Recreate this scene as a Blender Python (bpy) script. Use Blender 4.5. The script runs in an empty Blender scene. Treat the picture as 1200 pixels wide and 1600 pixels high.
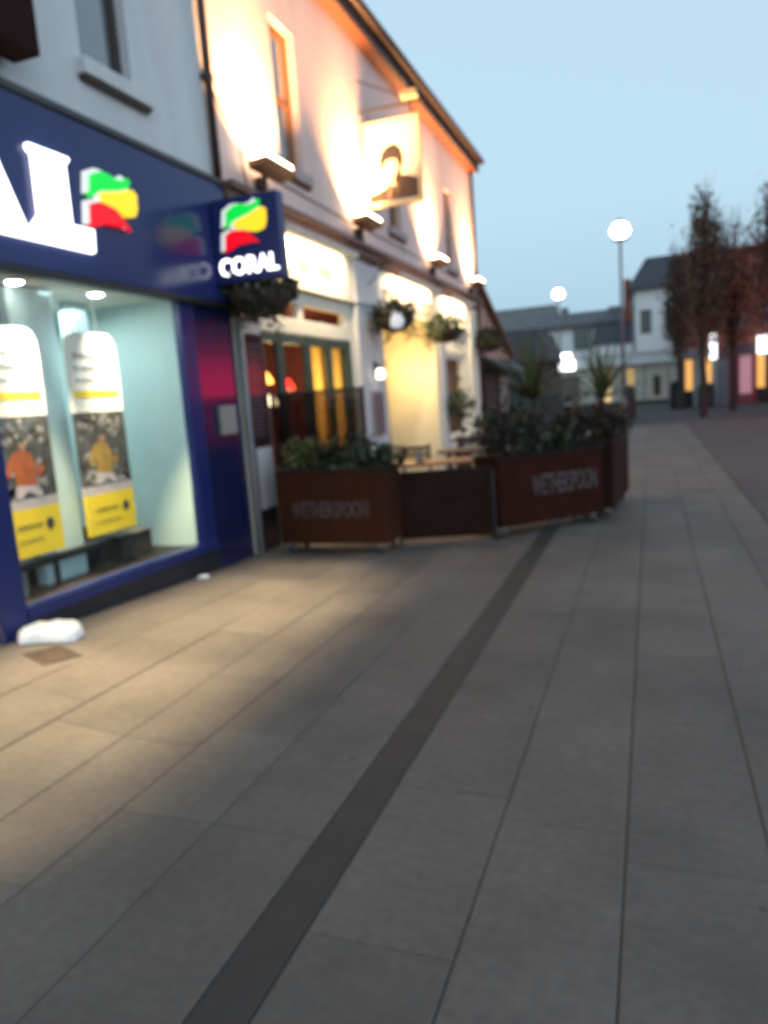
import bpy, bmesh, math, random
from mathutils import Vector, Matrix
random.seed(7)
R = math.radians
sc = bpy.context.scene
COL = sc.collection

# ------------------------------------------------------------------ camera
cam_d = bpy.data.cameras.new("camera"); cam = bpy.data.objects.new("camera", cam_d); COL.objects.link(cam)
cam.matrix_world = Matrix(((0.93896, 0.01733, 0.34358, 0.0),
                           (0.33616, 0.16606, -0.92705, 0.0),
                           (-0.07313, 0.98596, 0.1501, 1.6),
                           (0, 0, 0, 1)))
cam_d.sensor_width = 36.0; cam_d.lens = 36.0 * 1150 / 1600
cam_d.clip_start = 0.05; cam_d.clip_end = 2000
cam_d.dof.use_dof = True            # the phone missed its focus: everything is a little soft
cam_d.dof.focus_distance = .6
cam_d.dof.aperture_fstop = 4.9
sc.camera = cam

# ------------------------------------------------------------------ dusk sky, faint sun, exposure
SUN_EL, SUN_ROT = 4.0, 132.0
w = bpy.data.worlds.new("World"); sc.world = w; w.use_nodes = True
nt = w.node_tree; nt.nodes.clear()
sky = nt.nodes.new('ShaderNodeTexSky'); sky.sky_type = 'NISHITA'; sky.sun_disc = False
sky.sun_elevation = R(SUN_EL); sky.sun_rotation = R(SUN_ROT)
sky.air_density = 1.0; sky.dust_density = 2.0; sky.ozone_density = 3.0
hs = nt.nodes.new('ShaderNodeMixRGB'); hs.blend_type = 'MIX'; hs.inputs[0].default_value = 0.72
# a thin veil of cloud evens the dusk sky out: bright low down, deeper overhead
tcw = nt.nodes.new('ShaderNodeTexCoord'); sp = nt.nodes.new('ShaderNodeSeparateXYZ'); rp = nt.nodes.new('ShaderNodeValToRGB')
nt.links.new(tcw.outputs['Generated'], sp.inputs[0]); nt.links.new(sp.outputs[2], rp.inputs[0])
rp.color_ramp.elements[0].position = 0.0; rp.color_ramp.elements[0].color = (.52, .74, .90, 1)
rp.color_ramp.elements[1].position = 0.95; rp.color_ramp.elements[1].color = (.26, .33, .40, 1)
for p_, c_ in ((.06, (.50, .74, .93, 1)), (.22, (.66, .92, 1.09, 1)), (.50, (.66, .91, 1.07, 1))):
    e_ = rp.color_ramp.elements.new(p_); e_.color = c_
vs_ = nt.nodes.new('ShaderNodeVectorMath'); vs_.operation = 'SCALE'; vs_.inputs['Scale'].default_value = 10.0
dt = nt.nodes.new('ShaderNodeVectorMath'); dt.operation = 'DOT_PRODUCT'; dt.inputs[1].default_value = (.76, -.65, 0)
nt.links.new(tcw.outputs['Generated'], dt.inputs[0])
md_ = nt.nodes.new('ShaderNodeMapRange'); md_.inputs[1].default_value = 0.0; md_.inputs[2].default_value = .9; md_.inputs[3].default_value = 10.0; md_.inputs[4].default_value = 17.0
nt.links.new(dt.outputs['Value'], md_.inputs[0]); nt.links.new(md_.outputs[0], vs_.inputs['Scale'])
nt.links.new(rp.outputs[0], vs_.inputs[0]); nt.links.new(vs_.outputs[0], hs.inputs[2])
bg = nt.nodes.new('ShaderNodeBackground'); bg.inputs['Strength'].default_value = 0.11
wo = nt.nodes.new('ShaderNodeOutputWorld')
nt.links.new(sky.outputs[0], hs.inputs[1]); nt.links.new(hs.outputs[0], bg.inputs[0]); nt.links.new(bg.outputs[0], wo.inputs[0])

sun_d = bpy.data.lights.new("sun", 'SUN'); sun_d.energy = 0.12; sun_d.angle = R(20); sun_d.color = (1, .86, .74)
sun = bpy.data.objects.new("sun", sun_d); COL.objects.link(sun)
sa = R(SUN_ROT); sdir = Vector((math.sin(sa) * math.cos(R(SUN_EL)), math.cos(sa) * math.cos(R(SUN_EL)), math.sin(R(SUN_EL))))
sun.rotation_euler = (-sdir).to_track_quat('-Z', 'Y').to_euler()

sc.view_settings.view_transform = 'Standard'; sc.view_settings.look = 'None'
sc.view_settings.exposure = 0.0; sc.view_settings.gamma = 1.0
sc.cycles.max_bounces = 8; sc.cycles.sample_clamp_indirect = 4.0

# ------------------------------------------------------------------ materials
def _base(name):
    m = bpy.data.materials.new(name); m.use_nodes = True
    n = m.node_tree; return m, n, n.nodes['Principled BSDF']

def mat(name, col, rough=.7, var=.18, scale=5, bump=.0, metal=0, stretch=(1, 1, 1), spec=.5, island=0.0, fine=0.0):
    m, n, b = _base(name)
    tc = n.nodes.new('ShaderNodeTexCoord'); mp = n.nodes.new('ShaderNodeMapping'); mp.inputs['Scale'].default_value = stretch
    n.links.new(tc.outputs['Object'], mp.inputs[0])
    nz = n.nodes.new('ShaderNodeTexNoise'); nz.inputs['Scale'].default_value = scale; nz.inputs['Detail'].default_value = 8; nz.inputs['Roughness'].default_value = .62
    n.links.new(mp.outputs[0], nz.inputs['Vector'])
    mr = n.nodes.new('ShaderNodeMapRange'); mr.inputs[1].default_value = .3; mr.inputs[2].default_value = .7
    mr.inputs[3].default_value = 1 - var; mr.inputs[4].default_value = 1 + var
    n.links.new(nz.outputs[0], mr.inputs[0]); fac = mr.outputs[0]
    if fine:
        n2 = n.nodes.new('ShaderNodeTexNoise'); n2.inputs['Scale'].default_value = scale * 22; n2.inputs['Detail'].default_value = 4
        n.links.new(mp.outputs[0], n2.inputs['Vector'])
        m2 = n.nodes.new('ShaderNodeMapRange'); m2.inputs[1].default_value = .3; m2.inputs[2].default_value = .7
        m2.inputs[3].default_value = 1 - fine; m2.inputs[4].default_value = 1 + fine
        n.links.new(n2.outputs[0], m2.inputs[0])
        q = n.nodes.new('ShaderNodeMath'); q.operation = 'MULTIPLY'; n.links.new(fac, q.inputs[0]); n.links.new(m2.outputs[0], q.inputs[1]); fac = q.outputs[0]
    if island:
        g = n.nodes.new('ShaderNodeNewGeometry')
        m3 = n.nodes.new('ShaderNodeMapRange'); m3.inputs[3].default_value = 1 - island; m3.inputs[4].default_value = 1 + island
        n.links.new(g.outputs['Random Per Island'], m3.inputs[0])
        q = n.nodes.new('ShaderNodeMath'); q.operation = 'MULTIPLY'; n.links.new(fac, q.inputs[0]); n.links.new(m3.outputs[0], q.inputs[1]); fac = q.outputs[0]
    vm = n.nodes.new('ShaderNodeVectorMath'); vm.operation = 'SCALE'; vm.inputs[0].default_value = col[:3]
    n.links.new(fac, vm.inputs['Scale']); n.links.new(vm.outputs[0], b.inputs['Base Color'])
    b.inputs['Roughness'].default_value = rough; b.inputs['Metallic'].default_value = metal
    b.inputs['Specular IOR Level'].default_value = spec
    if bump:
        bp = n.nodes.new('ShaderNodeBump'); bp.inputs['Strength'].default_value = bump; bp.inputs['Distance'].default_value = .02
        n.links.new(fac, bp.inputs['Height']); n.links.new(bp.outputs[0], b.inputs['Normal'])
    return m

def bricks(name, c1, c2, mortar, sx, axes='XZ', bw=.5, rh=.25, ms=.02, rough=.85):
    m, n, b = _base(name)
    tc = n.nodes.new('ShaderNodeTexCoord'); s = n.nodes.new('ShaderNodeSeparateXYZ'); c = n.nodes.new('ShaderNodeCombineXYZ')
    n.links.new(tc.outputs['Object'], s.inputs[0]); n.links.new(s.outputs[axes[0]], c.inputs[0]); n.links.new(s.outputs[axes[1]], c.inputs[1])
    t = n.nodes.new('ShaderNodeTexBrick'); t.inputs['Scale'].default_value = sx; t.inputs['Color1'].default_value = (*c1, 1)
    t.inputs['Color2'].default_value = (*c2, 1); t.inputs['Mortar'].default_value = (*mortar, 1); t.inputs['Mortar Size'].default_value = ms
    t.inputs['Brick Width'].default_value = bw; t.inputs['Row Height'].default_value = rh
    n.links.new(c.outputs[0], t.inputs[0])
    nz = n.nodes.new('ShaderNodeTexNoise'); nz.inputs['Scale'].default_value = 1.3; nz.inputs['Detail'].default_value = 7
    n.links.new(tc.outputs['Object'], nz.inputs['Vector'])
    mr = n.nodes.new('ShaderNodeMapRange'); mr.inputs[1].default_value = .3; mr.inputs[2].default_value = .7; mr.inputs[3].default_value = .72; mr.inputs[4].default_value = 1.25
    n.links.new(nz.outputs[0], mr.inputs[0])
    vm = n.nodes.new('ShaderNodeVectorMath'); vm.operation = 'SCALE'; n.links.new(t.outputs[0], vm.inputs[0]); n.links.new(mr.outputs[0], vm.inputs['Scale'])
    n.links.new(vm.outputs[0], b.inputs['Base Color']); b.inputs['Roughness'].default_value = rough
    return m

def glow(name, col, strength):
    m, n, b = _base(name); b.inputs['Base Color'].default_value = (*[min(1, c) * .6 for c in col], 1)
    b.inputs['Emission Color'].default_value = (*col, 1); b.inputs['Emission Strength'].default_value = strength
    return m

def glass(name, tint=(.9, .93, .93), ior=1.5, rough=.02):
    m, n, b = _base(name); n.nodes.remove(b)
    t = n.nodes.new('ShaderNodeBsdfTransparent'); t.inputs[0].default_value = (*tint, 1)
    g = n.nodes.new('ShaderNodeBsdfGlossy'); g.inputs['Roughness'].default_value = rough
    lw = n.nodes.new('ShaderNodeLayerWeight'); pw_ = n.nodes.new('ShaderNodeMath'); pw_.operation = 'POWER'; pw_.inputs[1].default_value = 5
    n.links.new(lw.outputs['Facing'], pw_.inputs[0]); f = n.nodes.new('ShaderNodeMath'); f.operation = 'MULTIPLY_ADD'; f.inputs[1].default_value = .95
    f.inputs[2].default_value = ((ior - 1) / (ior + 1)) ** 2; f.use_clamp = True; n.links.new(pw_.outputs[0], f.inputs[0])
    x = n.nodes.new('ShaderNodeMixShader'); n.links.new(f.outputs[0], x.inputs[0]); n.links.new(t.outputs[0], x.inputs[1]); n.links.new(g.outputs[0], x.inputs[2])
    n.links.new(x.outputs[0], n.nodes['Material Output'].inputs[0]); return m

def leaf(name, c1, c2):
    m, n, b = _base(name)
    g = n.nodes.new('ShaderNodeNewGeometry'); r = n.nodes.new('ShaderNodeMixRGB')
    r.inputs[1].default_value = (*c1, 1); r.inputs[2].default_value = (*c2, 1)
    n.links.new(g.outputs['Random Per Island'], r.inputs[0]); n.links.new(r.outputs[0], b.inputs['Base Color'])
    b.inputs['Roughness'].default_value = .6; return m

def curtain(name, col):
    m, n, b = _base(name); n.nodes.remove(b)
    d = n.nodes.new('ShaderNodeBsdfDiffuse'); d.inputs[0].default_value = (*col, 1)
    t = n.nodes.new('ShaderNodeBsdfTranslucent'); t.inputs[0].default_value = (*col, 1)
    x = n.nodes.new('ShaderNodeMixShader'); x.inputs[0].default_value = .6
    n.links.new(d.outputs[0], x.inputs[1]); n.links.new(t.outputs[0], x.inputs[2]); n.links.new(x.outputs[0], n.nodes['Material Output'].inputs[0]); return m

slab_m = mat('paving stone', (.146, .117, .102), .72, .22, 1.1, .15, island=.12, fine=.12)
def weather(m):
    n = m.node_tree; b = n.nodes['Principled BSDF']; src = b.inputs['Base Color'].links[0].from_socket; tc = n.nodes.new('ShaderNodeTexCoord')
    vo = n.nodes.new('ShaderNodeTexVoronoi'); vo.inputs['Scale'].default_value = 2.6; n.links.new(tc.outputs['Object'], vo.inputs['Vector'])       # chewing gum spots
    g = n.nodes.new('ShaderNodeMapRange'); g.inputs[1].default_value = .035; g.inputs[2].default_value = .05; g.inputs[3].default_value = .55; g.inputs[4].default_value = 1; n.links.new(vo.outputs['Distance'], g.inputs[0])
    nz = n.nodes.new('ShaderNodeTexNoise'); nz.inputs['Scale'].default_value = .75; nz.inputs['Detail'].default_value = 9; nz.inputs['Roughness'].default_value = .7; n.links.new(tc.outputs['Object'], nz.inputs['Vector'])
    d = n.nodes.new('ShaderNodeMapRange'); d.inputs[1].default_value = .50; d.inputs[2].default_value = .68; d.inputs[3].default_value = 1; d.inputs[4].default_value = .72; n.links.new(nz.outputs[0], d.inputs[0])
    q = n.nodes.new('ShaderNodeMath'); q.operation = 'MULTIPLY'; n.links.new(g.outputs[0], q.inputs[0]); n.links.new(d.outputs[0], q.inputs[1])
    v = n.nodes.new('ShaderNodeVectorMath'); v.operation = 'SCALE'; n.links.new(src, v.inputs[0]); n.links.new(q.outputs[0], v.inputs['Scale']); n.links.new(v.outputs[0], b.inputs['Base Color'])
weather(slab_m)
mortar_m = mat('mortar', (.075, .064, .058), .9, .2, 6)
drain_m = mat('drain stone', (.050, .041, .037), .7, .2, 6, .1, island=.08)
brickpave_m = bricks('block paving', (.110, .084, .082), (.09, .068, .068), (.05, .045, .045), 4.5, 'YX', rough=.8)
road_m = mat('tarmac', (.055, .052, .054), .85, .2, 1.5, .1, fine=.2)
soil_m = mat('ground', (.06, .058, .056), .9, .2, .4)
render_m = mat('grey white render', (.66, .67, .69), .9, .11, 1.6, .14, stretch=(1, 1, .28), fine=.04)
pubwall_m = mat('pub render', (.72, .57, .545), .9, .11, 1.6, .14, stretch=(1, 1, .28), fine=.05)
cream_m = mat('cream paint', (.74, .69, .58), .55, .06, 2, .05)
greypaint_m = mat('pale grey paint', (.55, .54, .56), .6, .06, 2, .05)
brown_m = mat('brown paint', (.10, .045, .035), .5, .2, 6)
darkbrown_m = mat('dark oxblood board', (.022, .006, .005), .8, .3, 4, .1, spec=.15)
soffit_m = mat('orange brown soffit', (.13, .036, .014), .6, .15, 4)
slate_m = bricks('slate', (.085, .085, .10), (.07, .07, .083), (.025, .025, .03), 2.2, 'XY', rough=.6)
blue_m = mat('navy gloss', (.020, .030, .135), .2, .05, 2, spec=.38)
bluef_m = mat('blue shopfront paint', (.012, .022, .125), .35, .08, 5)
plinth_m = mat('dark stall riser', (.018, .018, .026), .4, .2, 6)
tile_m = mat('navy glazed tile', (.012, .014, .06), .2, .1, 8, spec=.6)
black_m = mat('black metal', (.014, .014, .015), .45, .2, 10)
pipe_m = mat('downpipe brown', (.05, .028, .028), .5, .2, 10)
frame_m = mat('brown window frame', (.055, .035, .03), .5, .15, 10)
winlit_m = mat('orange lit frame', (.36, .15, .05), .5, .15, 10)  # orange floodlighting on the pub windows is put into this frame colour
green_m = mat('dark green paint', (.022, .062, .048), .45, .15, 6)
glass_m = glass('window glass')
glassdark_m = glass('smoked glass', (.42, .38, .37), 1.45)
skyglass_m, _n, _b = _base('upper window glass'); _b.inputs['Base Color'].default_value = (.02, .025, .03, 1); _b.inputs['Roughness'].default_value = .05; _b.inputs['Specular IOR Level'].default_value = 1.0; _b.inputs['Coat Weight'].default_value = 1; _b.inputs['Coat IOR'].default_value = 2.2; _b.inputs['Coat Roughness'].default_value = .04
mint_m = mat('mint wall', (.50, .66, .65), .7, .05, 2)
teal_m = mat('pale teal column', (.46, .62, .66), .6, .06, 3, stretch=(3, 3, .4))
ceil_m = mat('ceiling', (.72, .68, .6), .8, .03, 2)
sfloor_m = mat('dark shop floor', (.007, .004, .0035), .5, .3, 5)
darkfit_m = mat('dark fitting', (.007, .008, .009), .5, .25, 6)
rust_m = mat('rust red planter steel', (.045, .010, .003), .8, .35, 2.2, .1, spec=.2, stretch=(1, 1, .6))
maroon_m = mat('dark maroon planter board', (.034, .008, .005), .85, .25, 3, .1, spec=.12)
panel_m = mat('dark barrier board', (.027, .011, .008), .85, .3, 3, .1, spec=.12)
trim_m = mat('planter trim', (.014, .008, .007), .7, .25, 8, spec=.25)
wood_m = mat('table wood', (.34, .16, .07), .5, .25, 4, .1, stretch=(1, 8, 8))
woodd_m = mat('dark table wood', (.07, .035, .022), .5, .25, 4, .1, stretch=(8, 1, 8))
letter_m = mat('worn pinkish lettering', (.078, .052, .053), .5, .35, 9)
steel_m = mat('castor steel', (.45, .44, .42), .3, .2, 20, metal=.8)
rubber_m = mat('castor rubber', (.02, .02, .02), .7, .2, 10)
leaf_dk = leaf('dark shrub leaves', (.013, .016, .007), (.036, .041, .015))
leaf_lt = leaf('yellow green leaves', (.05, .055, .012), (.11, .11, .03))
leaf_gr = leaf('grey green leaves', (.025, .034, .02), (.06, .07, .04))
leaf_rd = leaf('bronze leaves', (.030, .011, .008), (.018, .017, .009))
blade_m = leaf('spiky leaves', (.03, .04, .01), (.10, .105, .03))
tree_bn = leaf('brown autumn leaves', (.06, .032, .018), (.14, .07, .038))
tree_rd = leaf('red brown autumn leaves', (.09, .026, .014), (.19, .052, .026))
twig_m = mat('bark', (.04, .03, .026), .85, .25, 8)
white_m = mat('white plastic', (.82, .82, .84), .5, .03, 6)
bag_m = mat('white polythene', (.80, .80, .84), .35, .04, 6, .1)
whitewall_m = mat('white wall', (.78, .78, .78), .85, .08, .7)
beige_m = mat('beige shop cladding', (.62, .56, .48), .7, .1, .8)
brickwall_m = bricks('red brick', (.30, .070, .040), (.23, .052, .032), (.2, .12, .10), 3.2, 'XZ')
brickside_m = bricks('red brick', (.22, .085, .055), (.17, .06, .042), (.2, .15, .13), 3.2, 'YZ')
yellow_m = mat('yellow poster card', (.80, .60, .035), .55, .03, 4)
poster_m = mat('white poster card', (.88, .86, .82), .5, .02, 4)
lilac_m = mat('pale lilac card', (.46, .42, .46), .55, .04, 5)
pdark_m = mat('dark photo print', (.055, .06, .066), .5, .95, 9)
pgrey_m = mat('grey photo print', (.30, .29, .30), .5, .6, 12)
porange_m = mat('orange print', (.34, .09, .03), .5, .3, 10)
pyel_m = mat('amber print', (.30, .20, .05), .5, .3, 10)
pskin_m = mat('face print', (.26, .17, .12), .5, .2, 10)
ink_m = mat('ink', (.05, .045, .05), .6, .3, 20)
sepia_m = mat('sepia print', (.010, .006, .005), .6, .4, 8)
sepial_m = mat('light sepia print', (.12, .08, .055), .6, .3, 8)
signcream_m = mat('sign board cream', (.60, .54, .42), .6, .04, 5)
amberwall_m = mat('amber interior wall', (.55, .30, .10), .7, .3, 1.4)
redwall_m = mat('dark red interior wall', (.13, .022, .014), .7, .3, 2)
curtain_m = curtain('yellow curtain', (.85, .60, .16))
olive_m = mat('olive door', (.32, .25, .07), .5, .1, 4)
menub_m = mat('menu chalk board', (.022, .022, .026), .12, .4, 9, spec=.6)
paper_m = mat('menu paper', (.60, .57, .60), .6, .04, 6)
metalgrey_m = mat('painted lamp post', (.16, .15, .15), .5, .15, 6)
basket_m = mat('basket liner', (.045, .032, .02), .9, .35, 14, .4)
E_sign = glow('lit white letters', (1, 1, 1), 3.0)
E_signs = glow('lit small white letters', (1, 1, 1), 1.6)
E_green = glow('lit green ribbon', (.0, .72, .06), .95); E_yel = glow('lit yellow ribbon', (1, .70, .02), 1.0); E_red = glow('lit red ribbon', (.85, .0, .012), .95)
E_edge = glow('lit ribbon edge', (.86, .9, .88), .75)
E_down = glow('downlight lens', (1, .93, .8), 40)
E_flood = glow('floodlight lens', (1, .76, .46), 14)
E_trough = glow('trough light lens', (1, .80, .50), 8)
E_lamp = glow('street lantern', (1, .84, .68), 26)
E_amb = glow('amber lit window', (1, .50, .13), .85); E_cool = glow('lit white shop sign', (.93, .97, 1), 2.6); E_warmwin = glow('yellow lit window', (1, .70, .30), .75)
E_redneon = glow('red lit shopfront', (1, .02, .10), 6.8)
E_rbulb = glow('red lamp shade', (1, .03, .02), 4); E_obulb = glow('orange lamp', (1, .36, .06), 7)
E_pink = glow('pink lit window', (.75, .36, .42), .38)

# ------------------------------------------------------------------ object helpers
WO = {}
def thing(name, loc, label, cat, group=None, kind=None):
    o = bpy.data.objects.new(name, None); COL.objects.link(o); o.empty_display_size = .2
    o.location = loc; WO[o.name] = Vector(loc); tag(o, label, cat, group); return o
def tag(o, label=None, cat=None, group=None, kind=None):
    if label: o['label'] = label
    if cat: o['category'] = cat
    if group: o['group'] = group
    if kind: o['kind'] = kind
    return o
class MB:
    def __init__(s): s.bm = bmesh.new()
    def face(s, pts):
        try: s.bm.faces.new([s.bm.verts.new(p) for p in pts])
        except ValueError: pass
        return s
    def box(s, x0, x1, y0, y1, z0, z1):
        v = [s.bm.verts.new(p) for p in ((x0, y0, z0), (x1, y0, z0), (x1, y1, z0), (x0, y1, z0), (x0, y0, z1), (x1, y0, z1), (x1, y1, z1), (x0, y1, z1))]
        for f in ((3, 2, 1, 0), (4, 5, 6, 7), (0, 1, 5, 4), (1, 2, 6, 5), (2, 3, 7, 6), (3, 0, 4, 7)): s.bm.faces.new([v[i] for i in f])
        return s
    def prism(s, pts, ext):
        pts = [Vector(p) for p in pts]; ext = Vector(ext); n = len(pts)
        a = [s.bm.verts.new(p) for p in pts]; b = [s.bm.verts.new(p + ext) for p in pts]
        s.bm.faces.new(a[::-1]); s.bm.faces.new(b)
        for i in range(n): s.bm.faces.new((a[i], a[(i + 1) % n], b[(i + 1) % n], b[i]))
        return s
    def ring(s, c, t, r, seg):
        t = Vector(t).normalized(); u = t.orthogonal().normalized(); v = t.cross(u)
        return [s.bm.verts.new(Vector(c) + (u * math.cos(2 * math.pi * i / seg) + v * math.sin(2 * math.pi * i / seg)) * r) for i in range(seg)]
    def tube(s, pts, r, seg=10):
        pts = [Vector(p) for p in pts]; n = len(pts); rr = r if isinstance(r, (list, tuple)) else [r] * n; prev = None
        t0 = None; u = None
        for i, p in enumerate(pts):
            t = (pts[min(i + 1, n - 1)] - pts[max(i - 1, 0)]).normalized()
            if u is None: u = t.orthogonal().normalized()
            else: u = (u - t * u.dot(t)).normalized()
            v = t.cross(u)
            rg = [s.bm.verts.new(p + (u * math.cos(2 * math.pi * k / seg) + v * math.sin(2 * math.pi * k / seg)) * rr[i]) for k in range(seg)]
            if prev:
                for k in range(seg): s.bm.faces.new((prev[k], prev[(k + 1) % seg], rg[(k + 1) % seg], rg[k]))
            else: s.bm.faces.new(rg[::-1])
            prev = rg
        s.bm.faces.new(prev); return s
    def lathe(s, c, prof, seg=20):
        c = Vector(c); prev = None
        for r, z in prof:
            rg = [s.bm.verts.new(c + Vector((r * math.cos(2 * math.pi * k / seg), r * math.sin(2 * math.pi * k / seg), z))) for k in range(seg)]
            if prev:
                for k in range(seg): s.bm.faces.new((prev[k], prev[(k + 1) % seg], rg[(k + 1) % seg], rg[k]))
            prev = rg
            if len(prev) and (r, z) == prof[0]: s.bm.faces.new(rg[::-1])
        s.bm.faces.new(prev); return s
    def wall(s, O, u, L, z0, z1, ops=(), depth=.12, n=None):
        """a wall face with real openings: O origin on the ground, u along, n outward"""
        O = Vector(O); u = Vector(u).normalized(); n = Vector(n).normalized()
        us = sorted({0, L, *[o[0] for o in ops], *[o[1] for o in ops]}); zs = sorted({z0, z1, *[o[2] for o in ops], *[o[3] for o in ops]})
        P = lambda a, z, d=0: O + u * a + Vector((0, 0, z)) - n * d
        for i in range(len(us) - 1):
            for j in range(len(zs) - 1):
                ca, cz = (us[i] + us[i + 1]) / 2, (zs[j] + zs[j + 1]) / 2
                if any(o[0] < ca < o[1] and o[2] < cz < o[3] for o in ops): continue
                s.face([P(us[i], zs[j]), P(us[i + 1], zs[j]), P(us[i + 1], zs[j + 1]), P(us[i], zs[j + 1])])
        for a, b, c, d in ops:
            s.face([P(a, c), P(a, d), P(a, d, depth), P(a, c, depth)]); s.face([P(b, c), P(b, c, depth), P(b, d, depth), P(b, d)])
            s.face([P(a, d), P(b, d), P(b, d, depth), P(a, d, depth)]); s.face([P(a, c), P(a, c, depth), P(b, c, depth), P(b, c)])
        return s
    def build(s, name, m, parent=None, smooth=False, bevel=0, weld=False):
        if weld: bmesh.ops.remove_doubles(s.bm, verts=s.bm.verts, dist=.0005)
        bmesh.ops.recalc_face_normals(s.bm, faces=s.bm.faces)
        off = WO[parent.name] if parent else Vector((0, 0, 0))
        for v in s.bm.verts: v.co -= off
        me = bpy.data.meshes.new(name); s.bm.to_mesh(me); s.bm.free(); me.materials.append(m)
        if smooth:
            for p in me.polygons: p.use_smooth = True
        o = bpy.data.objects.new(name, me); COL.objects.link(o)
        if parent: o.parent = parent
        WO[o.name] = off.copy()
        if bevel:
            b = o.modifiers.new('bevel', 'BEVEL'); b.width = bevel; b.segments = 2; b.limit_method = 'ANGLE'; b.angle_limit = R(40)
        return o
def copy_tree(o, parent=None):
    c = o.copy(); COL.objects.link(c)
    if parent: c.parent = parent
    for ch in [x for x in bpy.data.objects if x.parent == o]: copy_tree(ch, c)
    return c
def lamp(name, kind, loc, tgt, energy, col, parent=None, **k):
    d = bpy.data.lights.new(name, kind); d.energy = energy; d.color = col
    for a, v in k.items(): setattr(d, a, v)
    o = bpy.data.objects.new(name, d); COL.objects.link(o)
    off = WO[parent.name] if parent else Vector((0, 0, 0))
    o.location = Vector(loc) - off
    if parent: o.parent = parent
    if tgt is not None: o.rotation_euler = (Vector(tgt) - Vector(loc)).to_track_quat('-Z', 'Y').to_euler()
    return o
def text(body, O, u, v, width, height, depth, name, m, parent, bold=.0, shear=0):
    """lettering lying in the plane O + u*a + v*b, raised by depth"""
    c = bpy.data.curves.new('t', 'FONT'); c.body = body; c.offset = bold; c.extrude = .001; c.shear = shear; c.resolution_u = 3
    t = bpy.data.objects.new('t', c); COL.objects.link(t); bpy.context.view_layer.update()
    me = bpy.data.meshes.new_from_object(t.evaluated_get(bpy.context.evaluated_depsgraph_get()))
    bpy.data.objects.remove(t); me.name = name
    xs = [q.co.x for q in me.vertices]; ys = [q.co.y for q in me.vertices]; zs = [q.co.z for q in me.vertices]
    u = Vector(u).normalized(); v = Vector(v).normalized(); n = u.cross(v); off = WO[parent.name]; O = Vector(O)
    for q in me.vertices:
        a = (q.co.x - min(xs)) / (max(xs) - min(xs)) * width; b = (q.co.y - min(ys)) / (max(ys) - min(ys)) * height
        d = (q.co.z - min(zs)) / (max(zs) - min(zs)) * depth
        q.co = O + u * a + v * b + n * d - off
    me.materials.clear(); me.materials.append(m)
    o = bpy.data.objects.new(name, me); COL.objects.link(o); o.parent = parent; WO[o.name] = off.copy(); return o
def leaves(mb, n, fpos, size, rnd, aspect=.55, up=0.0):
    for _ in range(n):
        p = Vector(fpos()); s = size * rnd.uniform(.6, 1.3)
        d = Vector((rnd.gauss(0, 1), rnd.gauss(0, 1), rnd.gauss(0, 1) + up)).normalized(); e = d.orthogonal().normalized()
        e = (Matrix.Rotation(rnd.uniform(0, 6.28), 3, d) @ e); 
        mid = d * s * .5
        mb.face([p, p + mid + e * s * aspect * .5, p + d * s, p + mid - e * s * aspect * .5])
    return mb
def ell(rnd, c, r, hollow=.35):
    def f():
        while True:
            q = Vector((rnd.uniform(-1, 1), rnd.uniform(-1, 1), rnd.uniform(-1, 1)))
            if hollow < q.length < 1: return (c[0] + q.x * r[0], c[1] + q.y * r[1], c[2] + q.z * r[2])
    return f
def sm(t): t = max(0, min(1, t)); return t * t * (3 - 2 * t)
def gz(x, y): return .05 * max(0, min(4.2, 6.6 - y)) * sm((-2.4 - x) / 1.7)   # the paving rises a little towards the shop

XF = -4.2      # the building line
# ------------------------------------------------------------------ SETTING: ground, paving, road
tag(MB().box(-400, 400, -200, 900, -.4, -.06).build('ground', soil_m), kind='structure')
mb = MB(); nx, ny = 24, 60
gx = [-5.2 + 6.35 * i / nx for i in range(nx + 1)]; gy = [-6 + 34 * j / ny for j in range(ny + 1)]
for i in range(nx):
    for j in range(ny): mb.face([(x, y, gz(x, y) - .008) for x, y in ((gx[i], gy[j]), (gx[i + 1], gy[j]), (gx[i + 1], gy[j + 1]), (gx[i], gy[j + 1]))])
tag(mb.build('paving_bed', mortar_m, weld=True), kind='structure')
def slabs(edges, name, m, lmin, lmax, gap, rnd, y0=-6, y1=28):
    mb = MB()
    for a, b in edges:
        y = y0 - rnd.uniform(0, .8)
        while y < y1:
            L = rnd.uniform(lmin, lmax); dz = rnd.uniform(-.0015, .0015); x0, x1, ya, yb = a + gap, b - gap, y + .0008, y + L - .0008
            t = [mb.bm.verts.new((px, py, gz(px, py) + dz)) for px, py in ((x0 + .005, ya + .0015), (x1 - .005, ya + .0015), (x1 - .005, yb - .0015), (x0 + .005, yb - .0015))]
            e = [mb.bm.verts.new((px, py, gz(px, py) + dz - .004)) for px, py in ((x0, ya), (x1, ya), (x1, yb), (x0, yb))]
            f = [mb.bm.verts.new((px, py, gz(px, py) - .014)) for px, py in ((x0, ya), (x1, ya), (x1, yb), (x0, yb))]
            mb.bm.faces.new(t)
            for k in range(4):
                mb.bm.faces.new((t[k], e[k], e[(k + 1) % 4], t[(k + 1) % 4])); mb.bm.faces.new((e[k], f[k], f[(k + 1) % 4], e[(k + 1) % 4]))
            y += L
    return tag(mb.build(name, m), kind='structure')
rnd = random.Random(3)
left = [(-1.205 - .45 * (k + 1), -1.205 - .45 * k) for k in range(8)]
slabs(left + [(-1.03, -.56), (-.56, -.11), (-.11, .35), (.35, .80), (.80, 1.15)], 'pavement', slab_m, .75, 1.15, .0025, rnd)
slabs([(-1.205, -1.03)], 'drain_channel', drain_m, .9, 1.0, .002, rnd)
tag(MB().box(1.16, 30, -20, 30, -.2, -.004).build('block_paving', brickpave_m), kind='structure')
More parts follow.
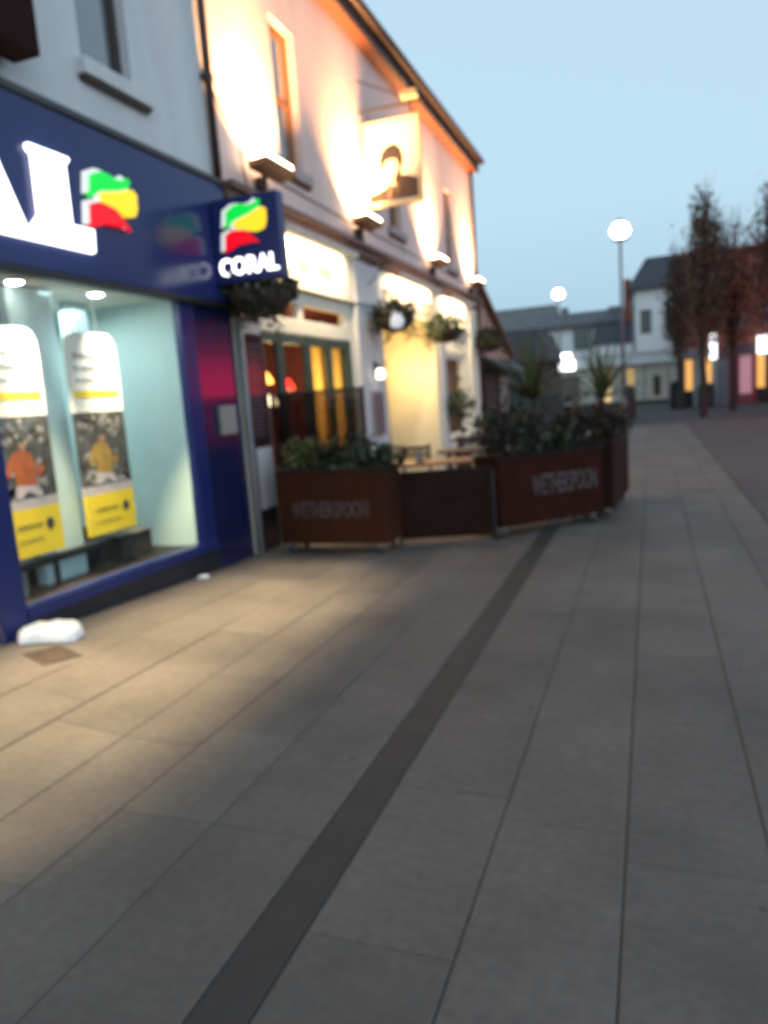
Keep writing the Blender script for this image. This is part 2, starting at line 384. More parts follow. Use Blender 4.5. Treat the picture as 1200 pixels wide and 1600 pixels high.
tag(MB().box(-30, 30, 28.0, 70, -.2, -.008).build('road', road_m), kind='structure')

# ------------------------------------------------------------------ BETTING SHOP (left)
SB = thing('shop_building', (XF, 5.2, 0), 'grey white rendered shop building with blue glossy front and big lit display window', 'building')
Y0, Y1 = -2.0, 7.08
ops = [(5.20 - Y0, 5.83 - Y0, 4.44, 6.1), (1.2 - Y0, 1.95 - Y0, 4.44, 6.1)]
mb = MB().wall((XF, Y0, 0), (0, 1, 0), Y1 - Y0, 3.96, 7.6, ops, .16, (1, 0, 0))
mb.face([(XF, Y0, 3.96), (XF, Y0, 7.6), (XF - 7, Y0, 7.6), (XF - 7, Y0, 0), (XF - 1.8, Y0, 0), (XF - 1.8, Y0, 3.96)])
mb.face([(XF, Y1, 2.7), (XF, Y1, 7.6), (XF - 7, Y1, 7.6), (XF - 7, Y1, 0), (XF - 1.8, Y1, 0), (XF - 1.8, Y1, 2.7)])
mb.build('upper_wall', render_m, SB, weld=True)
MB().prism([(XF + .3, 7.6), (XF + .3, 7.72), (XF - 3.5, 9.4), (XF - 3.5, 9.2)] and [(XF + .3, Y0, 7.55), (XF + .3, Y0, 7.67), (XF - 3.5, Y0, 9.6), (XF - 7.3, Y0, 7.67), (XF - 7.3, Y0, 7.55)], (0, Y1 - Y0, 0)).build('roof', slate_m, SB)
for a, b in ((5.20, 5.83), (1.2, 1.95)):
    mb = MB()
    for (p, q, r, s_) in ((a, a + .06, 4.44, 6.1), (b - .07, b, 4.44, 6.1), (a + .06, b - .07, 4.44, 4.5), (a + .06, b - .07, 6.02, 6.1), (a + .06, b - .07, 5.25, 5.31)): mb.box(XF - .15, XF - .09, p, q, r, s_)
    wf = mb.build('window', frame_m, SB, bevel=.004)
    MB().box(XF - .125, XF - .115, a + .05, b - .06, 4.49, 6.05).build('pane', skyglass_m, wf)
    MB().box(XF - .1, XF + .09, a - .07, b + .18, 4.31, 4.435).build('sill', render_m, wf, bevel=.006)
    MB().box(XF + .0, XF + .06, a - .05, b + .16, 4.275, 4.307).build('sill_drip', frame_m, wf)
MB().box(XF - .02, XF + .10, Y0, Y1 - .06, 3.90, 3.955).build('lead_flashing', mat('lead flashing', (.05, .05, .056), .5, .3, 6), SB, bevel=.006)
# shop front frame
mb = MB().box(XF - .06, XF + .035, 3.64, 3.8605, gz(XF, 3.7) - .05, 2.68)          # left mullion
mb.box(XF - .06, XF + .02, 6.12, 6.34, .28, 2.68).box(XF - .08, XF + .05, 3.86, 6.34, .24, .33).box(XF - .06, XF + .02, 3.86, 6.12, 2.672, 2.705)
mb.build('shopfront_frame', bluef_m, SB, bevel=.006)
MB().box(XF - .06, XF + .02, .4, .62, 0, 2.7).build('door_post', bluef_m, SB, bevel=.006)
MB().box(XF - .06, XF + .02, 3.87, 6.36, -.05, .24).build('stall_riser', plinth_m, SB, bevel=.004)
MB().box(XF - .3, XF + .015, 6.345, 7.06, -.03, 2.69).build('pilaster', tile_m, SB, bevel=.006)
for z in (.42, .86, 1.3, 1.74, 2.18): MB().box(XF + .0155, XF + .017, 6.35, 7.055, z, z + .006).build('tile_joint', black_m, SB)
MB().box(XF + .018, XF + .075, 6.60, 6.88, 1.36, 1.66).build('intercom', mat('intercom steel', (.30, .27, .25), .45, .1, 10), SB, bevel=.012)
MB().box(XF - .022, XF - .014, 3.86, 6.12, .33, 2.672).build('window_pane', glass_m, SB)
MB().box(XF - .022, XF - .014, .62, 3.64, .10, 2.68).build('door_pane', glass_m, SB)
# interior (an open fronted box behind the glass)
IY1 = 6.22
mb = MB().face([(-6.0, -1.5, .02), (XF - .08, -1.5, .02), (XF - .08, IY1, .02), (-6.0, IY1, .02)])
mb.build('shop_floor', sfloor_m, SB)
MB().face([(-6.0, -1.5, 2.70), (XF - .065, -1.5, 2.70), (XF - .065, IY1, 2.70), (-6.0, IY1, 2.70)]).build('shop_ceiling', ceil_m, SB)
MB().face([(XF - .1, 6.16, .25), (-6.0, 6.16, .02), (-6.0, 6.16, 2.72), (XF - .06, 6.16, 2.72)]).build('side_wall', mint_m, SB)
MB().face([(-6.0, -1.5, .02), (-6.0, 6.16, .02), (-6.0, 6.16, 2.72), (-6.0, -1.5, 2.72)]).build('back_wall', mint_m, SB)
MB().box(-5.4, XF - .09, 3.9, 6.15, .02, .30).build('window_bed', sfloor_m, SB)
MB().box(-4.75, -4.62, 4.53, 5.0, .3, 2.695).build('window_column', teal_m, SB, bevel=.03)
MB().box(-5.1, -4.98, 5.55, 5.83, .3, 2.695).build('window_column', teal_m, SB, bevel=.03)
MB().box(-5.25, -4.80, 4.0, 5.3, .3, .66).build('shade_panel', darkfit_m, SB, bevel=.01)  # dark board added to hold the shade low in the window
MB().box(-5.15, -4.95, 3.3, 4.75, 2.33, 2.695).build('bulkhead', mat('brown bulkhead', (.06, .04, .038), .6, .2, 5), SB)
for yc in (3.6, 4.5, 5.38, 2.6):
    d = MB().lathe((-4.50, yc, 2.686), [(.075, .012), (.085, .0), (.062, -.004)], 20).build('downlight', white_m, SB)
    MB().lathe((-4.50, yc, 2.681), [(.06, .0), (.058, -.006), (.03, -.016)], 16).build('lens', E_down, d)
    lamp('downlight lamp', 'SPOT', (-4.30, yc, 2.64), (-3.74, yc + .02, 0), 760, (1, .75, .43), SB, spot_size=R(65), spot_blend=.5, shadow_soft_size=.05)
    lamp('poster lamp', 'SPOT', (-4.29, yc - .1, 2.66), (-4.47, yc - .1, 1.75), 120, (1, .90, .74), SB, spot_size=R(62), spot_blend=.9, shadow_soft_size=.04)
lamp('shop room light', 'AREA', (-5.2, 5.3, 2.6), (-4.9, 5.3, 0), 34, (.90, 1, 1), SB, shape='RECTANGLE', size=.9, size_y=1.2)
# glossy fascia with its lit letters
FS = thing('shop_fascia_sign', (XF + .05, 4, 2.7), 'long glossy navy fascia sign with huge lit white letters and striped flag emblem', 'sign')
MB().box(XF + .005, XF + .075, Y0, 7.04, 2.715, 3.895).build('panel', blue_m, FS, bevel=.006)
MB().box(XF - .02, XF + .085, Y0, 7.05, 2.655, 2.712).build('lower_trim', black_m, FS, bevel=.004)
XL = XF + .078
def letter(poly, nm='letter', m=E_sign, dx=.05, holes=False):
    return MB().prism([(XL, y * .97 + .01, 1.6 + (z - 1.6) * .97) for y, z in poly], (dx, 0, 0)).build(nm, m, FS, bevel=.012)
def arc(cy, cz, ry, rz, a0, a1, n=14): return [(cy + ry * math.cos(R(a0 + (a1 - a0) * i / n)), cz + rz * math.sin(R(a0 + (a1 - a0) * i / n))) for i in range(n + 1)]
zb, zt = 2.94, 3.63
letter([(4.50, zt), (4.50, zt - .04), (4.545, zt - .07), (4.535, zb + .20), (4.44, zb + .10), (4.41, zb), (5.08, zb), (5.10, zb + .19), (4.86, zb + .185), (4.865, zt - .07), (4.91, zt - .03), (4.91, zt)])           # L
letter([(3.56, zb), (3.80, zt), (4.12, zt), (4.43, zb), (4.12, zb), (4.06, zb + .15), (3.88, zb + .15), (3.83, zb)])  # A
letter([(2.92, zb), (2.92, zt), (3.20, zt)] + arc(3.2, zt - .2, .26, .2, 90, -75, 10) + [(3.56, zb), (3.28, zb), (3.18, zb + .22), (3.18, zb)])   # R
letter(arc(2.46, 3.285, .40, .36, 0, 359, 26))                                                                      # O
letter(arc(1.58, 3.285, .40, .36, 45, 315, 20) + arc(1.58, 3.285, .17, .17, 315, 45, 12))                             # C
# the three ribbons of the emblem, in unit coordinates
GR = [(230, 663), (265, 417), (400, 343), (500, 339), (620, 368), (720, 359), (790, 307), (832, 335), (800, 420), (640, 490), (480, 532), (370, 559), (300, 621)]
YE = [(366, 585), (480, 548), (640, 503), (800, 440), (860, 424), (915, 470), (905, 640), (860, 735), (740, 765), (620, 742), (560, 712), (385, 684)]
RE = [(330, 695), (220, 742), (190, 999), (300, 968), (420, 915), (560, 908), (700, 897), (772, 925), (700, 847), (606, 756), (560, 722), (400, 697)]
def emblem(O, u, v, wd, hg, n, parent, depth=.03):
    O, u, v, n = Vector(O), Vector(u), Vector(v), Vector(n)
    for nm, P, m in (('green_ribbon', GR, E_green), ('yellow_ribbon', YE, E_yel), ('red_ribbon', RE, E_red)):
        P = [((x - 190) / 730, 1 - (y - 307) / 692) for x, y in P]
        pts = [O + u * a * wd + v * b * hg for a, b in P]
        r = MB().prism(pts, n * depth).build(nm, m, parent)
        back = [q + (u * -.17 + v * .05) * hg * .62 for q in pts]
        MB().prism(back, n * depth * .55).build('white_edge', E_edge, r)
emblem((XL, 4.93, 3.10), (0, 1, 0), (0, 0, 1), .61, .48, (1, 0, 0), FS, .05)
# projecting box sign
PS = thing('projecting_sign', (-3.8, 6.82, 2.85), 'navy projecting box sign with striped flag emblem above small white letters', 'sign')
MB().box(-4.115, -3.37, 6.76, 6.90, 2.87, 3.69).build('sign_box', bluef_m, PS, bevel=.012)
MB().box(XF + .076, -4.116, 6.79, 6.87, 3.0, 3.56).build('bracket', black_m, PS)
emblem((-3.99, 6.757, 3.17), (1, 0, 0), (0, 0, 1), .50, .46, (0, -1, 0), PS, .012)
text('CORAL', (-4.07, 6.759, 2.945), (1, 0, 0), (0, 0, 1), .66, .17, .014, 'lettering', E_sign, PS, bold=.018)
# posters hanging in the window
def poster(y0, y1, z0, label, figure):
    P = thing('window_poster', (-4.45, (y0 + y1) / 2, z0), label, 'poster', 'tall posters hanging in the shop window')
    X = -4.44; W_ = y1 - y0
    mb = MB(); n = 10; rr = .12
    top = 2.34; outl = [(y0, 1.68), (y1, 1.68)] + [(y1 - rr + rr * math.cos(R(a)), top - rr + rr * math.sin(R(a))) for a in range(0, 91, 15)] + [(y0 + rr + rr * math.cos(R(a)), top - rr + rr * math.sin(R(a))) for a in range(90, 181, 15)]
    MB().prism([(X - .03, y, z) for y, z in outl], (.03, 0, 0)).build('header_card', poster_m, P)
    MB().box(X - .03, X, y0, y1, 1.06, 1.68).build('photo_print', pdark_m, P)
    MB().box(X - .03, X + .001, y0, y1, .985, 1.058).build('lilac_band', lilac_m, P)
    MB().box(X - .03, X + .002, y0, y1, z0, .984).build('yellow_card', yellow_m, P)
    MB().box(X + .0005, X + .002, y0 + .03, y1 - .03, 1.80, 1.86).build('yellow_stripe', yellow_m, P)
    # small print: rows of dashes too small to read
    mb = MB(); q = random.Random(int(y0 * 100))
    for z, h in ((2.12, .05), (2.02, .05), (1.93, .03)):
        y = y0 + .07
        while y < y1 - .09:
            l = q.uniform(.015, .03); mb.box(X + .0008, X + .0018, y, y + l, z, z + h * q.uniform(.6, 1)); y += l + q.uniform(.015, .03)
    for z, h in ((.84, .022), (.74, .012)):
        y = y0 + .10
        while y < y1 - .22:
            l = q.uniform(.012, .03); mb.box(X + .0028, X + .0038, y, y + l, z, z + h); y += l + .012
    mb.build('small_print', ink_m, P)
    MB().prism([(X + .0028, y1 - .12 + .042 * math.cos(R(a)), .845 + .045 * math.sin(R(a))) for a in range(0, 360, 24)], (.001, 0, 0)).build('round_badge', ink_m, P)
    # the printed players: torso, head, limbs in flat ink, and a paler crowd behind
    mb = MB()
    for _ in range(60):
        yy = q.uniform(y0 + .02, y1 - .06); zz = q.choice((q.uniform(1.45, 1.66), q.uniform(1.09, 1.35))); r_ = q.uniform(.008, .028)
        mb.prism([(X + .0008, yy + r_ * math.cos(R(a)), zz + r_ * math.sin(R(a))) for a in range(0, 360, 40)], (.0006, 0, 0))
    for _ in range(12):
        yy = q.uniform(y0 + .03, y1 - .12); zz = q.uniform(1.08, 1.17)
        mb.prism([(X + .0008, yy, zz), (X + .0008, yy + q.uniform(.05, .1), zz - .02), (X + .0008, yy + .09, zz + q.uniform(.02, .05)), (X + .0008, yy + .02, zz + .04)], (.0006, 0, 0))
    mb.build('printed_crowd', pgrey_m, P)
    c = (y0 + y1) / 2 - .03
    MB().prism([(X + .0022, c + a, b) for a, b in ((-.09, 1.17), (-.10, 1.30), (-.15, 1.22), (-.18, 1.25), (-.12, 1.38), (-.05, 1.425), (.04, 1.42), (.09, 1.37), (.13, 1.27), (.19, 1.31), (.20, 1.27), (.13, 1.20), (.09, 1.28), (.10, 1.15), (.0, 1.16))], (.0008, 0, 0)).build('printed_shirt', figure, P)
    MB().prism([(X + .0022, c + a, b) for a, b in ((-.09, 1.168), (.10, 1.148), (.16, 1.07), (.09, 1.065), (.02, 1.12), (-.06, 1.065), (-.12, 1.07))], (.0006, 0, 0)).build('printed_shorts', lilac_m, P)
    MB().prism([(X + .0024, c + .005 + .038 * math.cos(R(a)), 1.468 + .046 * math.sin(R(a))) for a in range(0, 360, 24)], (.001, 0, 0)).build('printed_head', pskin_m, P)
    MB().prism([(X + .0036, c + .005 + .04 * math.cos(R(a)), 1.485 + .034 * math.sin(R(a))) for a in range(0, 181, 20)], (.0006, 0, 0)).build('printed_hair', ink_m, P)
    mb = MB(); mb.tube([(X - .015, (y0 + y1) / 2 - .1, 2.3), (X - .015, (y0 + y1) / 2 - .1, 2.715)], .003, 6).tube([(X - .015, (y0 + y1) / 2 + .1, 2.3), (X - .015, (y0 + y1) / 2 + .1, 2.715)], .003, 6)
    mb.build('hanging_wire', steel_m, P)
poster(4.04, 4.575, .62, 'window poster cut by the left frame, player in orange red shirt above yellow card', porange_m)
poster(4.87, 5.47, .64, 'window poster beside the mint wall, player in amber shirt above yellow card', pyel_m)
# a stand in the window and a lamp bracket
GX = thing('display_box', (-4.75, 5.62, .3), 'grey box standing on the dark shop window bed beside the mint wall', 'box')
MB().box(-4.95, -4.6, 5.42, 5.86, .301, .52).build('carton', mat('grey carton', (.03, .028, .027), .7), GX, bevel=.01); MB().box(-4.96, -4.59, 5.41, 5.87, .521, .55).build('lid', mat('grey lid', (.07, .066, .06), .7), GX, bevel=.01)
ST = thing('display_stand', (-4.8, 4.75, .3), 'low dark display stand with pale metal leg at the bottom of the shop window', 'stand')
MB().box(-5.05, -4.55, 4.2, 5.25, .50, .56).build('stand_top', darkfit_m, ST, bevel=.01)
for yy in (4.28, 4.62, 5.15): MB().tube([(-4.6, yy, .3), (-4.6, yy, .50)], .022, 10).build('leg', mat('pale leg', (.2, .2, .19), .5) if yy == 4.28 else black_m, ST)
# door handle / litter at the threshold
# white bag on the pavement
def bag(c, l, wd, h, rot, name, label, seed):
    T = None; q = random.Random(seed); bm = bmesh.new(); bmesh.ops.create_grid(bm, x_segments=26, y_segments=20, size=1)
    vs = list(bm.verts); mbx = MB(); top = {}; bot = {}
    for v in vs:
        a, b = v.co.x, v.co.y; e = (1 - abs(a) ** 4) * (1 - abs(b) ** 4)
        lum = .62 + .14 * math.sin(2.6 * a + seed) * math.cos(2.1 * b) + .16 * abs(math.sin(4.5 * a + 3.1 * b + seed)) - .12 * abs(math.sin(3.2 * a - 5 * b)) + .06 * math.sin(15 * a - 11 * b)
        px = a * l * (1 + .08 * math.sin(4 * b + seed)); py = b * wd * (1 + .1 * math.sin(3 * a))
        x = c[0] + px * math.cos(rot) - py * math.sin(rot); y = c[1] + px * math.sin(rot) + py * math.cos(rot)
        x += q.gauss(0, l * .01); y += q.gauss(0, l * .01); lum += q.gauss(0, .035); v.co = (x, y, gz(x, y) + .012 + h * max(.0, e) ** .28 * (.55 + .6 * lum))
    r = bmesh.ops.extrude_face_region(bm, geom=list(bm.faces))
    for v in [g for g in r['geom'] if isinstance(g, bmesh.types.BMVert)]: v.co.z = gz(v.co.x, v.co.y) + .005
    mbx.bm.free(); mbx.bm = bm; o = mbx.build(name, bag_m, smooth=True); tag(o, label, 'bag'); return o
bag((-3.95, 3.83, 0), .20, .15, .095, .62, 'white_bag', 'crumpled white plastic bag lying on the paving at the shop doorway', 2)
tag(bag((-4.06, 5.86, 0), .045, .035, .025, .3, 'paper_scrap', 'tiny white scrap of litter lying below the shop window', 5), cat='litter')
AC = thing('dark_patch', (-3.67, 3.54, gz(-3.67, 3.54)), 'small dark brown cover let into the paving by the white bag', 'patch')  # dark patch on the paving, built as an added rim and plate
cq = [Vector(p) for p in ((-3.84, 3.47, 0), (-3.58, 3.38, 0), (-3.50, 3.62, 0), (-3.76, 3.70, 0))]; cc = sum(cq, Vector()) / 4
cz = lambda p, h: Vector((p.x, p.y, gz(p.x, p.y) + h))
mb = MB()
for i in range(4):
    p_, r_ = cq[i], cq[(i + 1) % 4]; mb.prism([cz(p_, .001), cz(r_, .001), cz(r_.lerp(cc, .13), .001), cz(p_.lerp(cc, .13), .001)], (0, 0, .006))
mb.build('frame', mat('dark patch rim', (.05, .042, .036), .6, .3, 20), AC, weld=True)
MB().prism([cz(p.lerp(cc, .16), .001) for p in cq], (0, 0, .003)).build('plate', mat('dark patch plate', (.060, .032, .020), .75, .5, 18, .3), AC)
# dark board fixed at the very left of the upper wall
BS = thing('hanging_board', (XF + .1, 4.1, 4.0), 'dark oxblood board hanging from the wall at top left corner of the view', 'sign')
MB().box(XF + .06, XF + .30, 3.55, 4.42, 4.10, 5.6).build('board', darkbrown_m, BS, bevel=.01)
MB().box(XF, XF + .06, 3.8, 4.2, 4.3, 4.4).box(XF, XF + .06, 3.8, 4.2, 5.2, 5.3).build('bracket', black_m, BS)
# downpipe between the buildings
DP = thing('downpipe', (XF + .06, 7.06, 2.7), 'brown downpipe running up the joint between the grey and the pink walls', 'pipe')
MB().tube([(XF + .055, 7.02, 3.9), (XF + .055, 7.02, 7.05)], .042, 12).build('pipe', pipe_m, DP, smooth=True)
for z in (4.9, 6.5): MB().tube([(XF + .055, 7.02, z), (XF + .055, 7.02, z + .07)], .056, 12).box(XF, XF + .04, 6.95, 7.09, z + .01, z + .06).build('pipe_clip', pipe_m, DP)
DQ = thing('downpipe', (XF + .06, 7.13, 0), 'grey lower downpipe standing between the navy pilaster and the menu board', 'pipe')
MB().tube([(XF + .06, 7.13, 0), (XF + .06, 7.13, 2.66)], .038, 12).build('pipe', mat('grey pipe', (.22, .21, .23), .5), DQ, smooth=True)

# ------------------------------------------------------------------ PUB
PB = thing('pub_building', (XF, 13, 0), 'cream and pink rendered pub with floodlit upper wall and dark eaves', 'building')
PY0, PY1 = 7.085, 19.35
wins = [(8.62, 9.28, 4.55, 6.24), (12.66, 13.34, 4.55, 6.24), (16.55, 17.25, 4.45, 6.1)]
mb = MB().wall((XF, PY0, 0), (0, 1, 0), PY1 - PY0, 3.98, 7.12, [(a - PY0, b - PY0, c, d) for a, b, c, d in wins], .17, (1, 0, 0))
mb.face([(XF, PY1, 0), (XF, PY1, 7.12), (XF - 4, PY1, 9.6), (XF - 8, PY1, 7.12), (XF - 8, PY1, 0)])
mb.face([(XF, PY0, 7.12), (XF - 4, PY0, 9.6), (XF - 8, PY0, 7.12)])
mb.build('upper_wall', pubwall_m, PB, weld=True)
for a, b, c, d in wins:
    mb = MB(); X0, X1 = XF - .16, XF - .10; md = (c + d) / 2
    for q in ((a, a + .07, c, d), (b - .07, b, c, d), (a + .07, b - .07, c, c + .07), (a + .07, b - .07, d - .07, d), (a + .07, b - .07, md - .04, md + .04)): mb.box(X0, X1, *q)
    wf = mb.build('window', winlit_m, PB, bevel=.004)
    MB().box(XF - .135, XF - .125, a + .06, b - .06, c + .06, d - .06).build('pane', skyglass_m, wf)
    MB().box(XF - .12, XF + .08, a - .12, b + .12, c - .13, c - .004).build('sill', mat('pub sill', (.40, .34, .34), .8, .1, 4), wf, bevel=.006)
    MB().box(XF + .0, XF + .05, a - .10, b + .10, c - .16, c - .133).build('sill_drip', brown_m, wf)
MB().prism([(XF + .24, PY0 - .05, 7.06), (XF + .24, PY0 - .05, 7.52), (XF + .02, PY0 - .05, 7.66), (XF - 4, PY0 - .05, 9.9), (XF - 8.3, PY0 - .05, 7.4), (XF - 8.3, PY0 - .05, 7.2), (XF + .19, PY0 - .05, 7.2), (XF + .19, PY0 - .05, 7.06)], (0, PY1 - PY0 + .05, 0)).build('roof', mat('dark roof edge', (.018, .008, .007), .6, .25, 4), PB)
MB().box(XF + .002, XF + .188, PY0, PY1 + .1, 7.10, 7.158).build('soffit', soffit_m, PB)
MB().tube([(XF + .31, PY0, 7.30), (XF + .31, PY1 + .02, 7.30)], .075, 10).build('gutter', mat('red brown gutter', (.018, .008, .008), .6), PB, smooth=True)
MB().tube([(XF + .05, PY1 - .10, .0), (XF + .05, PY1 - .10, 7.1)], .04, 10).build('rainwater_pipe', pipe_m, PB, smooth=True)
MB().box(XF - .02, XF + .17, PY0 + .02, PY1 + .05, 3.90, 3.978).box(XF - .02, XF + .11, PY0 + .02, PY1 + .03, 3.80, 3.898).box(XF - .02, XF + .06, PY0 + .02, PY1, 3.72, 3.798).build('cornice', mat('brown cornice', (.17, .09, .075), .6, .15, 5), PB, bevel=.01)
MB().tube([(XF + .012, 7.1, 4.95), (XF + .012, 7.3, 4.72), (XF + .012, 7.62, 4.5), (XF + .012, 7.7, 4.0)], .008, 6).build('cable', black_m, PB)
MB().tube([(XF + .012, 8.2, 4.30), (XF + .012, 10.5, 4.27), (XF + .012, 14.6, 4.28), (XF + .012, 18.2, 4.26)], .009, 6).build('cable', black_m, PB)
# ground floor: cream piers, fascia boards, doors, recess and small window
mb = MB().wall((XF, PY0, 0), (0, 1, 0), PY1 - PY0, 0, 3.72, [(7.60 - PY0, 10.38 - PY0, .0, 2.93), (11.85 - PY0, 15.1 - PY0, 0, 3.05), (15.72 - PY0, 17.75 - PY0, .62, 2.52)], .14, (1, 0, 0))
mb.build('ground_floor_wall', cream_m, PB, weld=True)
MB().box(XF + .002, XF + .10, 10.55, 11.62, 0, 3.05).box(XF + .002, XF + .13, 10.5, 11.67, 3.05, 3.12).box(XF + .002, XF + .13, 10.5, 11.67, 0, .25).box(XF + .002, XF + .09, 10.58, 11.6, 3.13, 3.70).build('pier', greypaint_m, PB, bevel=.012)
MB().box(XF + .002, XF + .09, 15.2, 15.6, 0, 3.05).build('pier', greypaint_m, PB, bevel=.012)
MB().box(XF + .002, XF + .11, 18.0, 18.75, 0, 3.6).build('pier', cream_m, PB, bevel=.012)
for a, b in ((7.5, 10.5), (11.7, 15.15), (15.25, 17.95)):
    f = MB().box(XF + .003, XF + .055, a, b, 3.06, 3.70).build('fascia_board', cream_m, PB, bevel=.008)
    MB().box(XF + .056, XF + .085, a, b, 3.06, 3.10).build('moulding', cream_m, f)
# dark letter strokes (too blown out in the photo to read)
def strokes(y0, y1, z0, z1, n, seed):
    q = random.Random(seed); mb = MB(); st = (y1 - y0) / n
    for i in range(n):
        y = y0 + i * st; wd = st * .72; t = st * .2; X = XF + .056; k = q.randrange(4)
        mb.box(X, X + .012, y, y + t, z0, z1)
        if k != 1: mb.box(X, X + .012, y + t, y + wd, z1 - t * 1.1, z1)
        if k in (0, 2): mb.box(X, X + .012, y + wd - t, y + wd, z0, z1 - t * 1.1)
        if k in (1, 3): mb.box(X, X + .012, y + t, y + wd, z0, z0 + t * 1.1)
    return mb
strokes(8.62, 9.8, 3.30, 3.46, 9, 4).build('lettering', ink_m, PB)
strokes(11.95, 14.9, 3.14, 3.44, 11, 9).build('lettering', mat('brown lettering', (.14, .09, .05), .6), PB)
# transom lights
mb = MB()
for q in ((7.60, 10.38, 2.88, 2.93), (7.60, 10.38, 2.50, 2.69), (7.60, 7.66, 2.69, 2.88), (8.72, 8.86, 2.69, 2.88), (10.25, 10.38, 2.69, 2.88)): mb.box(XF - .09, XF + .012, *q)
mb.build('transom', cream_m, PB, bevel=.006)
MB().box(XF - .045, XF - .035, 7.66, 10.25, 2.69, 2.88).build('transom_pane', glass_m, PB)
# green folding doors
ys = [(7.645, 8.12), (8.14, 8.88), (8.92, 9.57), (9.61, 10.26)]
for a, b in ys:
    mb = MB()
    for q in ((a, a + .075, 0, 2.49), (b - .075, b, 0, 2.49), (a + .075, b - .075, 0, .55), (a + .075, b - .075, 2.37, 2.49)): mb.box(XF - .04, XF + .015, *q)
    d = mb.build('folding_door', green_m, PB, bevel=.005)
    MB().box(XF - .015, XF - .008, a + .07, b - .07, .54, 2.38).build('pane', glass_m, d)
MB().box(XF - .10, XF + .02, 7.602, 7.64, 0, 2.498).build('door_frame', green_m, PB)
MB().box(XF - .10, XF + .02, 10.27, 10.378, 0, 2.498).build('door_frame', green_m, PB)
# room behind the doors
rx = -6.6
mb = MB().face([(XF - .14, 7.3, 0), (rx, 7.3, 0), (rx, 11.4, 0), (XF - .14, 11.4, 0)]).face([(XF - .14, 7.3, 2.95), (XF - .14, 11.4, 2.95), (rx, 11.4, 2.95), (rx, 7.3, 2.95)])
mb.face([(rx, 7.3, 0), (rx, 7.3, 2.95), (rx, 11.4, 2.95), (rx, 11.4, 0)]).face([(XF - .14, 11.4, 0), (rx, 11.4, 0), (rx, 11.4, 2.95), (XF - .14, 11.4, 2.95)]).face([(XF - .14, 7.3, 0), (XF - .14, 7.3, 2.95), (rx, 7.3, 2.95), (rx, 7.3, 0)])
mb.build('bar_room', redwall_m, PB, weld=True)
mb = MB()
for y0_, y1_ in ((8.95, 9.55), (9.62, 10.25)):
    n = 16; P = [(-4.30 + .012 * math.sin(i * 1.9), y0_ + (y1_ - y0_) * i / n) for i in range(n + 1)]
    for i in range(n): mb.face([(P[i][0], P[i][1], .2), (P[i + 1][0], P[i + 1][1], .2), (P[i + 1][0], P[i + 1][1], 2.42), (P[i][0], P[i][1], 2.42)])
mb.build('curtain', curtain_m, PB, weld=True, smooth=True)
lamp('bar lamp', 'POINT', (-4.95, 9.65, 1.7), None, 120, (1, .66, .28), PB, shadow_soft_size=.2)
lamp('bar lamp', 'POINT', (-5.6, 8.3, 2.3), None, 18, (1, .42, .16), PB, shadow_soft_size=.15)
def pendant(x, y, z, m, nm, lab):
    T = thing(nm, (x, y, z), lab, 'lamp', 'small lamps glowing inside the pub')
    MB().lathe((x, y, z), [(.09, -.07), (.085, -.02), (.03, .07), (.01, .08)], 14).build('lamp_shade', m, T, smooth=True)
    MB().tube([(x, y, z + .08), (x, y, 2.94)], .006, 6).build('flex', black_m, T); return T
pendant(-4.6, 9.06, 1.90, E_rbulb, 'pendant_lamp', 'red glowing pendant lamp behind the second green door pane')
pendant(-4.6, 8.46, 1.98, E_obulb, 'pendant_lamp', 'orange glowing pendant lamp behind the first green door pane')
pendant(-4.66, 8.66, 1.70, glow('cream bulb', (1, .85, .5), 6), 'pendant_lamp', 'small white bulb hanging low behind the first green door pane')
BT = thing('bar_table', (-4.9, 8.6, 0), 'dark table with chairs just inside the pub doors', 'table')
MB().box(-5.2, -4.6, 8.3, 9.0, .72, .77).build('tabletop', woodd_m, BT)
for x in (-5.15, -4.66):
    for y in (8.35, 8.94): MB().box(x - .025, x + .025, y - .025, y + .025, 0, .72).build('leg', woodd_m, BT)
# recess
rx = -5.34
MB().face([(XF - .14, 15.1, 0), (rx, 15.1, 0), (rx, 15.1, 3.05), (XF - .14, 15.1, 3.05)]).build('recess_side', cream_m, PB)
MB().face([(XF - .14, 11.85, 0), (XF - .14, 11.85, 3.05), (rx, 11.85, 3.05), (rx, 11.85, 0)]).build('recess_side', cream_m, PB)
MB().face([(XF - .14, 11.85, 3.05), (XF - .14, 15.1, 3.05), (rx, 15.1, 3.05), (rx, 11.85, 3.05)]).build('recess_ceiling', cream_m, PB)
MB().face([(rx, 11.85, 0), (rx, 11.85, 3.05), (rx, 15.1, 3.05), (rx, 15.1, 0)]).build('recess_back', olive_m, PB)
MB().box(rx - .02, rx + .05, 14.0, 15.08, 0, 2.45).build('entrance_door', olive_m, PB, bevel=.01)
RL = thing('recess_lamp', (-4.75, 14.2, 2.9), 'warm bulkhead lamp lighting the cream entrance recess', 'lamp')
MB().lathe((-4.75, 14.0, 2.95), [(.12, .095), (.12, .05), (.09, 0), (.03, -.02)], 16).build('lens', glow('recess lens', (1, .8, .42), 6), RL, smooth=True)
lamp('recess light', 'POINT', (-4.68, 14.35, 2.15), None, 62, (1, .64, .22), RL, shadow_soft_size=.12)
